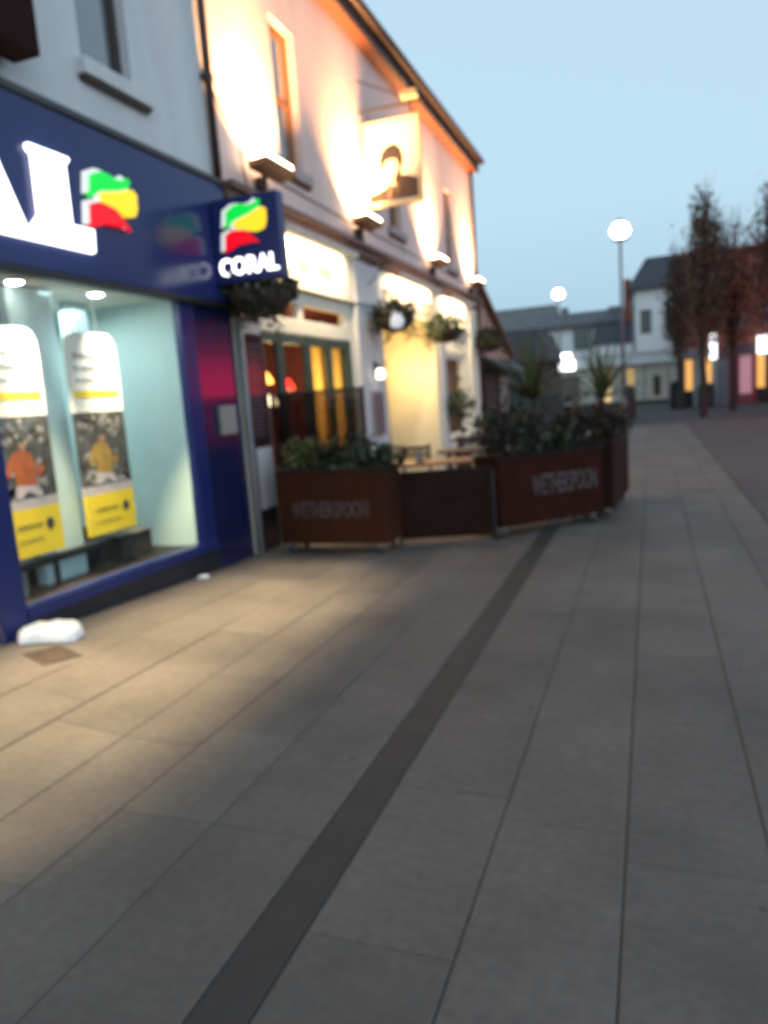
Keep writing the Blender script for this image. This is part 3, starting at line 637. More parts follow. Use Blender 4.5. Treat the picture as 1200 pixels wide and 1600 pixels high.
# small paned window, right of the recess
mb = MB()
for q in ((15.72, 15.95, .62, 2.52), (17.52, 17.75, .62, 2.52), (15.95, 17.52, .62, .74), (15.95, 17.52, 2.40, 2.52)): mb.box(XF - .13, XF - .04, *q)
pw = mb.build('window', cream_m, PB, bevel=.006)
mb = MB()
for i in range(1, 4): mb.box(XF - .10, XF - .06, 15.95 + 1.57 * i / 4 - .025, 15.95 + 1.57 * i / 4 + .025, .74, 2.40)
for z in (1.15, 1.57, 1.98): mb.box(XF - .099, XF - .061, 15.95, 17.52, z - .025, z + .025)
mb.build('glazing_bar', mat('dark glazing bar', (.05, .06, .06), .5), pw)
MB().box(XF - .086, XF - .08, 15.95, 17.52, .74, 2.40).build('pane', glass_m, pw)
MB().face([(-5.2, 15.6, .4), (-5.2, 17.9, .4), (-5.2, 17.9, 2.7), (-5.2, 15.6, 2.7)]).face([(XF - .14, 17.85, .4), (-5.2, 17.85, .4), (-5.2, 17.85, 2.7), (XF - .14, 17.85, 2.7)]).face([(XF - .14, 15.6, 2.65), (XF - .14, 17.9, 2.65), (-5.2, 17.9, 2.65), (-5.2, 15.6, 2.65)]).build('window_room', amberwall_m, PB)
lamp('window room light', 'POINT', (-4.7, 16.8, 1.5), None, 16, (1, .62, .22), PB, shadow_soft_size=.12)
# menu board beside the doors
MN = thing('menu_board', (XF + .05, 7.5, 0), 'tall black menu board with red reflections above a white notice panel', 'board')
MB().box(XF + .012, XF + .06, 7.17, 7.598, .42, 2.62).build('backboard', black_m, MN, bevel=.006)
MB().box(XF + .061, XF + .068, 7.21, 7.55, 1.22, 2.40).build('black_panel', menub_m, MN)
MB().box(XF + .061, XF + .072, 7.23, 7.57, .48, 1.17).build('white_panel', paper_m, MN)
MB().box(XF + .061, XF + .070, 7.22, 7.56, 2.43, 2.55).build('title_strip', paper_m, MN)
mb = MB(); q = random.Random(5)
for i in range(24):
    z = 2.3 - i * .043; y = 7.24
    while y < 7.47:
        l = q.uniform(.02, .07); mb.box(XF + .0682, XF + .0690, y, y + l, z, z + .014); y += l + .02
mb.build('small_print', mat('chalk', (.12, .12, .13), .7), MN)
MB().box(XF + .003, XF + .05, 7.15, 7.60, 0, .415).build('plinth', black_m, PB)
# notice on the grey pier with a wall lantern
NB = thing('notice_board', (XF + .12, 11.1, 1.0), 'dark framed notice board fixed to the grey pier under the small wall lantern', 'notice')
MB().box(XF + .102, XF + .14, 10.85, 11.35, 1.05, 1.75).build('frame', mat('grey frame', (.22, .19, .21), .5), NB, bevel=.008)
MB().box(XF + .141, XF + .146, 10.90, 11.30, 1.10, 1.70).build('notice_paper', mat('notice paper', (.16, .13, .14), .4, .5, 14), NB)
WL = thing('wall_lantern', (XF + .16, 11.1, 1.95), 'small bright wall lantern on the grey pier above the notice board', 'lamp')
MB().lathe((XF + .2, 11.1, 1.93), [(.05, 0), (.07, .03), (.07, .13), (.05, .16)], 12).build('glass_shade', glow('lantern', (1, .88, .7), 3), WL)
MB().box(XF + .102, XF + .14, 11.05, 11.15, 1.98, 2.2).box(XF + .14, XF + .22, 11.08, 11.12, 2.11, 2.15).build('wall_bracket', black_m, WL)
# floodlights standing on the cornice
fl0 = None
FL = [(7.92, 'floodlight on the pub cornice nearest the navy projecting sign'), (10.95, 'floodlight on the pub cornice below and left of the portrait sign'), (15.0, 'floodlight on the pub cornice left of the last upper window'), (18.5, 'floodlight on the pub cornice at the far corner of the wall')]
for i, (y, lab) in enumerate(FL):
    T = thing('floodlight', (XF + .2, y, 4.0), lab, 'floodlight', 'floodlights washing the pub wall')
    MB().prism([(XF + .12, y - .36, 4.19), (XF + .36, y - .36, 4.25), (XF + .36, y - .36, 4.30), (XF + .12, y - .36, 4.28)], (0, .72, 0)).build('housing', mat('orange lit housing', (.42, .20, .09), .45), T, bevel=.01)  # orange cast of the floodlight is put into the housing colour
    MB().prism([(XF + .14, y - .33, 4.283), (XF + .345, y - .33, 4.302), (XF + .33, y - .33, 4.365), (XF + .16, y - .33, 4.36)], (0, .66, 0)).build('lens', E_flood, T, bevel=.02)
    MB().box(XF + .01, XF + .14, y - .03, y + .03, 3.98, 4.20).build('mount', black_m, T)
    lamp('flood lamp', 'AREA', (XF + .20, y, 4.385), (XF + .03, y, 5.9), 290, (1, .49, .19), T, shape='RECTANGLE', size=.62, size_y=.14, spread=R(118))
# trough lights over the fascia boards
for y0_, y1_, lab, e in ((8.0, 10.2, 'slim trough light above the pub fascia over the green doors', 80), (12.2, 14.7, 'slim trough light above the pub fascia over the entrance recess', 85), (15.6, 17.7, 'slim trough light above the pub fascia by the far corner', 60)):
    T = thing('trough_light', (XF + .2, (y0_ + y1_) / 2, 3.66), lab, 'light', 'trough lights above the pub fascia')
    MB().box(XF + .26, XF + .33, y0_, y1_, 3.62, 3.69).build('housing', mat('trough white', (.6, .55, .48), .5), T, bevel=.008)
    MB().box(XF + .255, XF + .258, y0_ + .03, y1_ - .03, 3.625, 3.685).build('lens', E_trough, T)
    mb = MB()
    for k in range(3): yy = y0_ + .2 + (y1_ - y0_ - .4) * k / 2; mb.box(XF + .06, XF + .30, yy - .012, yy + .012, 3.692, 3.706)
    mb.build('bracket', black_m, T)
    lamp('trough lamp', 'AREA', (XF + .24, (y0_ + y1_) / 2, 3.63), (XF + .05, (y0_ + y1_) / 2, 3.42), e, (1, .76, .44), T, shape='RECTANGLE', size=(y1_ - y0_) * .92, size_y=.05, spread=R(160))
# portrait pub sign on its bracket
HS = thing('pub_sign', (-3.72, 11.5, 4.6), 'floodlit hanging pub sign with sepia portrait of a dark haired man', 'sign')
MB().box(-4.12, -3.27, 11.48, 11.53, 4.62, 5.80).build('board', signcream_m, HS, bevel=.01)
mb = MB()
for q in ((-4.16, -4.121, 4.58, 5.84), (-3.269, -3.23, 4.58, 5.84), (-4.121, -3.269, 4.58, 4.619), (-4.121, -3.269, 5.801, 5.84)): mb.box(q[0], q[1], 11.465, 11.545, q[2], q[3])
mb.build('frame', mat('ochre sign frame', (.62, .48, .26), .5), HS, bevel=.006)
MB().tube([(XF, 11.5, 6.02), (-3.15, 11.5, 6.02)], .022, 8).tube([(XF, 11.5, 6.5), (-3.3, 11.5, 6.03)], .012, 8).tube([(-4.05, 11.5, 6.02), (-4.05, 11.5, 5.84)], .01, 6).tube([(-3.35, 11.5, 6.02), (-3.35, 11.5, 5.84)], .01, 6).build('bracket', black_m, HS)
MB().box(-3.45, -3.2, 11.30, 11.46, 6.04, 6.14).build('sign_lamp', mat('brass lamp', (.45, .36, .2), .4), HS, bevel=.01)
lamp('sign lamp', 'AREA', (-3.72, 10.98, 6.0), (-3.72, 11.5, 5.2), 4, (1, .80, .50), HS, shape='RECTANGLE', size=.7, size_y=.08, spread=R(120))
yp = 11.4785
def pr(pts, nm, m, d=0): return MB().prism([(-4.12 + .85 * a, yp - d, 4.62 + 1.18 * b) for a, b in pts], (0, .0012, 0)).build(nm, m, HS)
pr([(.02, .03), (.02, .13), (.16, .15), (.34, .19), (.42, .26), (.5, .2), (.58, .28), (.66, .33), (.8, .31), (.97, .26), (.97, .03)], 'printed_coat', sepia_m)
pr([(.36, .05), (.42, .24), (.50, .20), (.60, .26), (.56, .05)], 'printed_shirt', sepial_m, .0014)
pr([(.45, .06), (.47, .19), (.52, .22), (.55, .18), (.55, .06)], 'printed_tie', sepia_m, .0028)
pr([(.28, .44), (.29, .54), (.34, .62), (.44, .66), (.56, .65), (.63, .58), (.64, .46), (.60, .36), (.52, .27), (.44, .27), (.35, .33), (.30, .39)], 'printed_face', mat('pale face print', (.55, .42, .30), .6, .1, 8), .0016)
pr([(.27, .42), (.25, .54), (.31, .65), (.42, .71), (.56, .72), (.67, .66), (.71, .56), (.70, .47), (.66, .40), (.62, .46), (.57, .535), (.46, .545), (.37, .52), (.325, .47), (.30, .41)], 'printed_hair', sepia_m, .003)
pr([(.34, .475), (.42, .485), (.42, .467), (.34, .458)], 'printed_brow', sepia_m, .0042); pr([(.50, .485), (.59, .478), (.59, .46), (.50, .468)], 'printed_brow', sepia_m, .0042)
pr([(.44, .38), (.46, .44), (.475, .38)], 'printed_nose', sepial_m, .0042); pr([(.39, .335), (.45, .345), (.53, .333), (.53, .322), (.45, .328), (.39, .325)], 'printed_mouth', sepia_m, .0042)
pr([(.50, .25), (.54, .32), (.59, .40), (.645, .46), (.66, .38), (.64, .30), (.58, .24)], 'printed_shadow', sepia_m, .0042)
pr([(.31, .40), (.34, .36), (.38, .31), (.44, .27), (.42, .25), (.34, .31), (.29, .38)], 'printed_shadow', sepial_m, .0042)

# hanging baskets
def basket(x, y, z, r, lab, seed, m=leaf_dk, tag_white=False):
    T = thing('hanging_basket', (x, y, z), lab, 'hanging basket', 'hanging baskets along the pub front'); q = random.Random(seed)
    MB().lathe((x, y, z), [(.05 * r, -.62 * r), (.5 * r, -.50 * r), (.8 * r, -.2 * r), (.85 * r, .02 * r), (.6 * r, .05 * r)], 16).build('basket', basket_m, T, smooth=True)
    mb = MB(); leaves(mb, 420, ell(q, (x, y, z + .18 * r), (1.0 * r, 1.0 * r, .55 * r), .3), .10 * (r / .35) ** .5, q)
    for _ in range(7):
        a = q.uniform(0, 6.28); l = q.uniform(.4, 1.1) * r; px, py = x + .85 * r * math.cos(a), y + .85 * r * math.sin(a)
        leaves(mb, 26, lambda: (px + q.gauss(0, .04), py + q.gauss(0, .04), z - q.uniform(0, l)), .08, q)
    mb.build('foliage', m, T)
    MB().tube([(XF, y, z + .85), (x, y, z + .85)], .014, 8).tube([(XF, y, z + .45), (x - .08, y, z + .84)], .008, 6).tube([(x, y, z + .85), (x - .25 * r, y, z + .1)], .004, 5).tube([(x, y, z + .85), (x + .3 * r, y, z + .1)], .004, 5).build('bracket', black_m, T)
    if tag_white: MB().lathe((x + .1, y - .2, z - .18), [(.02, 0), (.1, .03), (.12, .14), (.06, .24), (.02, .26)], 12).build('white_lamp', glow('white bulkhead', (.9, .95, 1), .5), T, smooth=True)
basket(-3.82, 7.10, 2.80, .42, 'big dark hanging basket directly under the navy projecting sign', 1)
basket(-3.72, 11.15, 2.84, .36, 'straggly hanging basket with a white lamp on the grey pier', 2, tag_white=True)
basket(-3.75, 14.3, 2.86, .42, 'green hanging basket right of the entrance recess', 3, leaf('basket green', (.025, .04, .012), (.06, .09, .025)))
basket(-3.78, 18.7, 2.86, .44, 'hanging basket at the far corner of the pub', 4)

# ------------------------------------------------------------------ TERRACE: planters, barriers, tables
def castor(parent, x, y, z):
    c = MB().box(x - .03, x + .03, y - .03, y + .03, z + .085, z + .125).box(x - .026, x - .018, y - .03, y + .03, z + .03, z + .085).box(x + .018, x + .026, y - .03, y + .03, z + .03, z + .085).build('castor', steel_m, parent)
    MB().tube([(x - .016, y, z + .045), (x + .016, y, z + .045)], .045, 14).build('wheel', rubber_m, c)
def planter(p0, p1, depth, zt, lab, m, word=None, wspan=(.14, .86), wz=(.36, .58)):
    """a steel trough on castors; p0-p1 the front edge, depth behind it"""
    p0, p1 = Vector((*p0, 0)), Vector((*p1, 0)); u = (p1 - p0).normalized(); n = Vector((u.y, -u.x, 0)); L = (p1 - p0).length; zb = .12
    T = thing('planter', p0 + (p1 - p0) * .5 - n * depth * .5, lab, 'planter', 'planters on castors around the pub terrace')
    def bx(mb, a0, a1, d0, d1, z0, z1):
        q = [p0 + u * a0 - n * d0, p0 + u * a1 - n * d0, p0 + u * a1 - n * d1, p0 + u * a0 - n * d1]
        return mb.prism([v + Vector((0, 0, z0)) for v in q], (0, 0, z1 - z0))
    mb = MB(); t = .035
    bx(mb, 0, L, 0, t, zb, zt); bx(mb, 0, L, depth - t, depth, zb, zt); bx(mb, 0, t, t, depth - t, zb, zt); bx(mb, L - t, L, t, depth - t, zb, zt); bx(mb, t, L - t, t, depth - t, zb, zb + .03)
    mb.build('trough', m, T, bevel=.004)
    mb = MB(); bx(mb, -.012, L + .012, -.012, .05, zt, zt + .03); bx(mb, -.012, L + .012, depth - .05, depth + .012, zt, zt + .03); bx(mb, -.012, .05, .05, depth - .05, zt, zt + .03); bx(mb, L - .05, L + .012, .05, depth - .05, zt, zt + .03)
    mb.build('rim', trim_m, T, bevel=.005)
    mb = MB(); bx(mb, t, L - t, t, depth - t, zt - .12, zt - .06); mb.build('soil', basket_m, T)
    for a in (.09, L - .09):
        for d in (.08, depth - .08):
            c = p0 + u * a - n * d; castor(T, c.x, c.y, 0)
    if word:
        o = p0 + u * L * wspan[0] + n * .001; text(word, (o.x, o.y, wz[0]), u, (0, 0, 1), L * (wspan[1] - wspan[0]), wz[1] - wz[0], .004, 'lettering', letter_m, T, bold=.02)
    return T
planter((-3.85, 7.09), (-2.60, 7.06), .5, .89, 'rust red planter with pale lettering under low yellow green shrubs', rust_m, 'WETHERSPOON', (.13, .85), (.40, .58))
planter((-1.56, 7.86), (-.54, 8.88), .5, .87, 'dark maroon planter set at an angle with dense dark shrubs and pale lettering', maroon_m, 'WETHERSPOON', (.30, .93), (.42, .66))
planter((-.44, 9.10), (-.31, 10.75), .45, .90, 'narrow dark planter at the end of the terrace below the palm like plant', panel_m)
def shrub(x, y, z, r, h, lab, m, seed, n=500, size=.09, grp='low shrubs in the pub planters'):
    T = thing('shrub', (x, y, z), lab, 'shrub', grp); q = random.Random(seed); mb = MB(); tips = []
    for _ in range(9):
        a = q.uniform(0, 6.28); d = q.uniform(.1, .75) * r; t = (x + d * math.cos(a), y + d * math.sin(a), z + h * q.uniform(.5, .95)); tips.append(t)
        mb.tube([(x + .1 * d * math.cos(a), y + .1 * d * math.sin(a), z - .08), (x + .5 * d * math.cos(a), y + .5 * d * math.sin(a), z + .4 * h), t], [.009, .006, .003], 5)
    mb.build('stem', twig_m, T)
    mb = MB()
    for t in tips: leaves(mb, n // 12, lambda: (t[0] + q.gauss(0, r * .22), t[1] + q.gauss(0, r * .22), t[2] - abs(q.gauss(0, h * .34)) + q.random() ** 3 * h * .35), size * q.uniform(.6, 1.25), q, up=.5)
    leaves(mb, n // 4, ell(q, (x, y, z + h * .35), (r, r, h * .4), .1), size, q, up=.3)
    mb.build('foliage', m, T)
Z1 = .84
shrub(-3.63, 7.34, Z1, .26, .36, 'yellow green shrub at the left end of the rust planter', leaf_lt, 11, 460)
shrub(-3.25, 7.36, Z1, .30, .30, 'dark shrub in the middle of the rust planter', leaf_dk, 12, 560)
shrub(-2.98, 7.32, Z1, .24, .36, 'grey green shrub in the rust planter beside the smoked screen edge', leaf_gr, 13, 460)
shrub(-2.68, 7.34, Z1, .18, .30, 'small grey green shrub at the right end of the rust planter', leaf_gr, 14, 320)
dv = Vector((.7071, .7071, 0)); nb = Vector((-.7071, .7071, 0))
for k, (a, hh, rr, mm, lb) in enumerate(((.14, .66, .30, leaf_rd, 'bronze shrub at the left end of the maroon planter'), (.52, .54, .34, leaf_dk, 'tall dark shrub near the left of the maroon planter'), (.9, .46, .34, leaf_dk, 'broad dark shrub right of centre in the maroon planter'), (1.28, .56, .32, leaf_rd, 'bronze shrub at the right end of the maroon planter'))):
    p = Vector((-1.56, 7.86, 0)) + dv * a + nb * .25; shrub(p.x, p.y, .82, rr, hh, lb, mm, 20 + k, 480, .09)
shrub(-.55, 9.45, .85, .26, .5, 'bronze shrub at the near end of the narrow planter', leaf_rd, 31, 420)
shrub(-.5, 10.45, .85, .26, .42, 'dark shrub at the far end of the narrow planter', leaf_dk, 32, 420)
def spiky(x, y, z, h, lab, seed, n=60):
    T = thing('spiky_plant', (x, y, z), lab, 'plant', 'spiky palm like plants in the planters'); q = random.Random(seed)
    MB().tube([(x, y, z - .1), (x + .01, y, z + .25 * h), (x, y + .01, z + .42 * h)], [.035, .03, .028], 8).build('stem', twig_m, T)
    mb = MB()
    for _ in range(n):
        a = q.uniform(0, 6.28); el = q.uniform(.25, 1.5); L = h * q.uniform(.45, .66); dx, dy = math.cos(a), math.sin(a); wd = .018
        pts = []; 
        for i in range(6):
            t = i / 5; rad = L * t * math.cos(el) ; zz = z + .42 * h + L * (t * math.sin(el) - .35 * t * t * math.cos(el)); pts.append(Vector((x + dx * rad, y + dy * rad, zz)))
        sd = Vector((-dy, dx, .2)).normalized(); prev = None
        for i, p in enumerate(pts):
            ww = wd * (1 - (i / 5) ** 2) + .002; cur = (mb.bm.verts.new(p - sd * ww), mb.bm.verts.new(p + sd * ww))
            if prev: mb.bm.faces.new((prev[0], prev[1], cur[1], cur[0]))
            prev = cur
    mb.build('blades', blade_m, T)
p = Vector((-1.56, 7.86, 0)) + dv * .72 + nb * .3
spiky(p.x, p.y, .85, 1.5, 'tall spiky plant rising from the maroon planter', 3)
spiky(-.58, 9.7, .85, 1.35, 'yellow green spiky plant in the narrow end planter', 4)
# dark barrier between the planters
def barrier(p0, p1, z0, z1, lab):
    p0, p1 = Vector((*p0, 0)), Vector((*p1, 0)); u = (p1 - p0).normalized(); n = Vector((u.y, -u.x, 0)); L = (p1 - p0).length
    T = thing('barrier', (p0 + p1) * .5, lab, 'barrier')
    def bx(mb, a0, a1, d0, d1, za, zb_):
        q = [p0 + u * a0 - n * d0, p0 + u * a1 - n * d0, p0 + u * a1 - n * d1, p0 + u * a0 - n * d1]; return mb.prism([v + Vector((0, 0, za)) for v in q], (0, 0, zb_ - za))
    mb = MB(); bx(mb, .03, L - .03, .005, .03, z0, z1 - .03); mb.build('panel', panel_m, T)
    mb = MB(); bx(mb, 0, L, -.005, .045, z1 - .03, z1); mb.build('top_rail', trim_m, T, bevel=.006)
    for a in (0, L - .04): mb = MB(); bx(mb, a, a + .04, -.004, .044, .0, z1 - .03); mb.build('post', black_m, T, bevel=.004)
    for a in (.02, L - .02): mb = MB(); bx(mb, a - .02, a + .02, -.14, .18, .0, .02); mb.build('foot', black_m, T)
barrier((-2.66, 7.62), (-1.62, 7.93), .05, .80, 'plain dark barrier panel between the rust planter and the maroon planter')
# smoked glass windbreak in front of the doors
SG = thing('glass_screen', (-3.5, 7.95, 0), 'smoked glass windbreak standing behind the rust planter in front of the doors', 'screen')
MB().box(-4.10, -3.02, 7.66, 7.672, .30, 1.74).build('pane', glassdark_m, SG)
MB().box(-4.10, -3.01, 7.65, 7.682, 1.742, 1.765).build('rail', black_m, SG)
MB().box(-4.10, -3.01, 7.65, 7.682, .26, .298).build('rail', black_m, SG)
for x in (-4.13, -3.01): MB().box(x, x + .03, 7.645, 7.687, 0, 1.77).build('post', black_m, SG)
# picnic tables
def table(x, y, rot, lab, m, L=1.5, wd=.72):
    T = thing('pub_table', (0, 0, 0), lab, 'table', 'wooden tables on the pub terrace')
    for k in range(5): 
        a = -wd / 2 + k * wd / 5; MB().box(-L / 2, L / 2, a + .006, a + wd / 5 - .006, .71, .745).build('top_plank', m, T, bevel=.005)
    for s in (-1, 1):
        for s2 in (-1, 1): MB().prism([(s * (L / 2 - .18) - .03, s2 * (wd / 2 - .05), 0), (s * (L / 2 - .18) + .03, s2 * (wd / 2 - .05), 0), (s * (L / 2 - .18) + .03, s2 * (wd / 2 - .12), .71), (s * (L / 2 - .18) - .03, s2 * (wd / 2 - .12), .71)], (0, -.06 * s2, 0)).build('leg', woodd_m, T)
        MB().box(s * (L / 2 - .2) - .02, s * (L / 2 - .2) + .02, -wd / 2 + .04, wd / 2 - .04, .64, .709).build('batten', woodd_m, T)
    T.location = (x, y, 0); T.rotation_euler.z = rot; return T
def chair(x, y, rot, lab):
    T = thing('terrace_chair', (0, 0, 0), lab, 'chair', 'dark chairs on the pub terrace')
    MB().box(-.21, .21, -.21, .21, .43, .46).build('seat', woodd_m, T, bevel=.008)
    mb = MB()
    for k in range(4): mb.box(-.19, .19, .195, .215, .56 + k * .085, .62 + k * .085)
    mb.build('backrest', woodd_m, T)
    for a, b, h in ((-.19, -.19, .43), (.19, -.19, .43), (-.2, .2, .90), (.2, .2, .90)): MB().box(a - .018, a + .018, b - .018, b + .018, 0, h).build('leg', black_m, T)
    T.location = (x, y, 0); T.rotation_euler.z = rot; return T
table(-2.75, 9.5, .25, 'pale wooden terrace table catching orange light behind the barrier', wood_m, 1.5)
table(-2.35, 11.4, .2, 'dark terrace table farther back in front of the recess', woodd_m, 1.7)
table(-2.9, 14.2, .1, 'dark terrace table near the small paned window', woodd_m, 1.6)
chair(-1.75, 10.1, -1.3, 'dark terrace chair at the right end of the pale table'); chair(-3.3, 10.4, .2, 'dark terrace chair behind the pale table near the recess'); chair(-1.9, 12.5, .1, 'dark terrace chair behind the dark table'); chair(-2.9, 12.3, .3, 'dark terrace chair left of the one behind the dark table')
TG = thing('table_caddy', (-2.9, 9.35, .745), 'small grey blue menu holder standing on the pale terrace table', 'holder')
MB().box(-2.93, -2.87, 9.33, 9.37, .746, .90).build('card', mat('menu card', (.22, .26, .34), .4), TG); MB().box(-2.97, -2.83, 9.30, 9.40, .7455, .765).build('holder_base', black_m, TG)
TP = thing('table_plant', (-3.12, 9.2, .745), 'little potted plant standing on the pale terrace table', 'plant')
MB().lathe((-3.12, 9.2, .746), [(.04, 0), (.055, .09), (.05, .09)], 12).build('pot', darkfit_m, TP); q = random.Random(8); leaves(MB(), 90, ell(q, (-3.12, 9.2, .90), (.1, .1, .09), 0), .05, q).build('foliage', leaf_dk, TP)
def potted(x, y, h, r, lab, seed):
    T = thing('potted_shrub', (x, y, 0), lab, 'shrub'); q = random.Random(seed)
    MB().lathe((x, y, 0), [(.16, 0), (.22, .42), (.24, .42), (.24, .46), (.2, .46)], 16).build('pot', darkfit_m, T)
    MB().tube([(x, y, .4), (x, y, h - r)], .02, 8).build('stem', twig_m, T)
    leaves(MB(), 520, ell(q, (x, y, h - r * .6), (r, r, r * 1.2), .2), .09, q).build('foliage', leaf('pot leaves %d' % seed, (.02, .045, .02), (.04, .075, .03)), T)
potted(-3.85, 15.6, 1.55, .30, 'green potted shrub in front of the small paned window', 41)
potted(-3.75, 18.4, 1.05, .26, 'dark round potted shrub at the far corner of the pub', 42)

# ------------------------------------------------------------------ beyond the pub on the left
GB = thing('gabled_wing', (XF - 1, 22, 0), 'low gabled building with dark awning just past the pub, its verge catching orange light', 'building')
mb = MB(); gy0, gy1 = 19.75, 24.2
mb.face([(XF - .1, gy0, 0), (XF - .1, gy1, 0), (XF - .1, gy1, 2.7), (XF - .1, gy0, 4.35)]).face([(XF - .1, gy1, 0), (-10, gy1, 0), (-10, gy1, 2.7), (XF - .1, gy1, 2.7)])
mb.build('wall', mat('brownish render', (.36, .25, .20), .85, .2, 2), GB)
MB().prism([(XF + .08, gy0, 4.38), (XF + .08, gy1 + .15, 2.66), (XF + .08, gy1 + .15, 2.76), (XF + .08, gy0, 4.50)], (-6, 0, 0)).build('roof', mat('brown tile', (.20, .10, .065), .7, .2, 3), GB)
MB().box(XF - .085, XF - .05, 20.1, 21.6, .1, 2.2).box(XF - .085, XF - .05, 21.9, 23.9, .1, 2.2).build('shopfront', black_m, GB)
MB().box(XF - .049, XF - .04, 22.3, 23.5, .9, 2.0).build('lit_window', mat('dull pane', (.25, .25, .26), .2), GB)
MB().prism([(XF - .05, 19.9, 2.55), (XF + .65, 19.9, 2.18), (XF + .65, 19.9, 2.10), (XF - .05, 19.9, 2.45)], (0, 4.2, 0)).build('awning', mat('dark awning', (.03, .04, .04), .7), GB)
DG = thing('dark_roofed_house', (-6.5, 41, 0), 'dark house with slate hip roof low behind the pub corner', 'building')
MB().box(-10, -5.15, 40, 46, 0, 3.0).build('wall', mat('dark wall', (.05, .045, .045), .8), DG)
MB().prism([(-10.2, 39.7, 3.0), (-4.9, 39.7, 3.0), (-5.4, 39.7, 4.65), (-10.2, 39.7, 4.9)], (0, 6.4, 0)).build('roof', slate_m, DG)
MB().box(-7.2, -6.0, 39.94, 39.99, .4, 2.4).build('window', mat('dull green pane', (.06, .08, .07), .2), DG)

# ------------------------------------------------------------------ far side of the square
LW = thing('arcade_building', (-3, 57, 0), 'long low beige shop building with white fascia across the square', 'building')
wy = 56
ops = [(4.03, 4.75, .3, 2.55), (5.85, 6.35, .3, 2.5), (7.6, 8.1, .5, 1.9), (.6, 2.6, .3, 2.3)]
MB().wall((-7.45, wy, 0), (1, 0, 0), 9.35, 0, 2.75, ops, .2, (0, -1, 0)).build('wall', beige_m, LW, weld=True)
for i, (a, b, c, d) in enumerate(ops):
    MB().box(-7.45 + a, -7.45 + b, wy + .2, wy + .22, c, d).build('window', (E_warmwin, glow('dim yellow window', (1, .66, .25), .38), mat('brown shut window', (.1, .07, .06), .4), mat('taupe pane', (.18, .16, .13), .25))[i], LW)
MB().box(-7.5, 1.9, wy - .35, wy + .1, 2.76, 3.62).build('fascia_board', whitewall_m, LW, bevel=.02)
MB().box(-7.5, 2.0, wy + .1, wy + 8, 2.76, 3.66).build('flat_roof', mat('flat roof', (.25, .25, .26), .8), LW)
for a_ in (.45, 2.75, 3.7, 5.2, 7.0, 8.6): MB().box(-7.45 + a_, -7.39 + a_, wy - .05, wy - .002, 0, 2.74).build('pilaster', mat('taupe strip', (.3, .27, .23), .7), LW)
MB().box(-7.45, 1.85, wy - .03, wy - .003, .02, .22).build('plinth', darkfit_m, LW)
MB().box(-7.4, 1.8, wy - .39, wy - .352, 3.44, 3.52).build('fascia_trim', mat('grey trim', (.3, .3, .31), .6), LW)
AS = thing('lit_shop_sign', (-6.2, wy - .4, 2.8), 'glaring white lit sign on the left end of the low beige shops', 'sign')
MB().box(-7.15, -5.15, wy - .48, wy - .36, 2.72, 3.45).box(-6.95, -5.35, wy - .48, wy - .36, 3.46, 3.95).build('lit_panel', glow('glaring sign', (.95, .98, 1), 5), AS, bevel=.03)
MB().box(-7.2, -5.1, wy - .355, wy - .352, 2.68, 3.5).build('back_tray', metalgrey_m, AS)
UP = thing('upper_terrace', (-4, 64, 0), 'grey slate roofed terrace with white upper walls behind the low shops', 'building')
ux = 1.12
MB().box(-7.7, -.6, 62, 70, 0, 6.3).build('wall', whitewall_m, UP)
for a, b in ((-5.75, -4.55), (-3.95, -3.4), (-2.4, -1.9)): MB().box(a, b, 61.9, 61.99, 4.4, 6.0).build('window', mat('grey green pane', (.10, .13, .12), .25), UP)
MB().prism([(-9.3, 61.6, 6.25), (-9.3, 61.6, 6.4), (-9.3, 66, 7.7), (-9.3, 70.4, 6.4), (-9.3, 70.4, 6.25)], (9.0, 0, 0)).build('roof', mat('grey slate', (.12, .12, .13), .7, .2, 1), UP)
MB().prism([(-4.2, 60.2, 4.55), (-.6, 60.2, 4.55), (-1.0, 61.95, 6.6), (-4.0, 61.95, 6.6)], (0, .12, 0)).build('lower_roof', mat('dark slate', (.075, .075, .09), .6, .2, 1), UP)
MB().box(-4.15, -.65, 60.4, 61.9, 3.6, 4.54).build('bay_wall', whitewall_m, UP)
for q_ in ((-3.2, -2.0, 64.5, 65.3, 7.3, 7.75), (-7.0, -6.4, 65, 65.6, 7.3, 8.1)): MB().box(*q_).build('chimney', mat('grey chimney', (.2, .19, .19), .8), UP)
ROF = thing('long_roofed_hall', (-12, 70, 0), 'long dull roofed hall on the skyline behind the pub corner', 'building')
MB().box(-17, -9.0, 66, 74, 0, 6.4).build('wall', mat('dull wall', (.22, .21, .21), .8), ROF)
MB().prism([(-17.3, 65.5, 6.35), (-17.3, 65.5, 6.5), (-17.3, 70, 9.0), (-17.3, 74.5, 6.5), (-17.3, 74.5, 6.35)], (9.4, 0, 0)).build('roof', mat('grey brown roof', (.17, .165, .16), .8, .2, 1), ROF)
WG = thing('white_house', (1, 58, 0), 'tall white house with steep slate roof and red chimney behind the trees', 'building')
MB().wall((-1.2, 57.5, 0), (1, 0, 0), 5.6, 0, 8.1, [(.55, 1.3, 4.9, 6.6), (2.2, 2.9, 4.9, 6.6), (3.9, 4.6, 4.9, 6.6)], .2, (0, -1, 0)).face([(-1.2, 57.5, 0), (-1.2, 57.5, 8.1), (-1.2, 64, 8.1), (-1.2, 64, 0)]).build('wall', whitewall_m, WG, weld=True)
for a in (.55, 2.2, 3.9): MB().box(-1.2 + a, -1.2 + a + .75, 57.7, 57.72, 4.9, 6.6).build('window', mat('dark far pane', (.06, .07, .08), .2), WG)
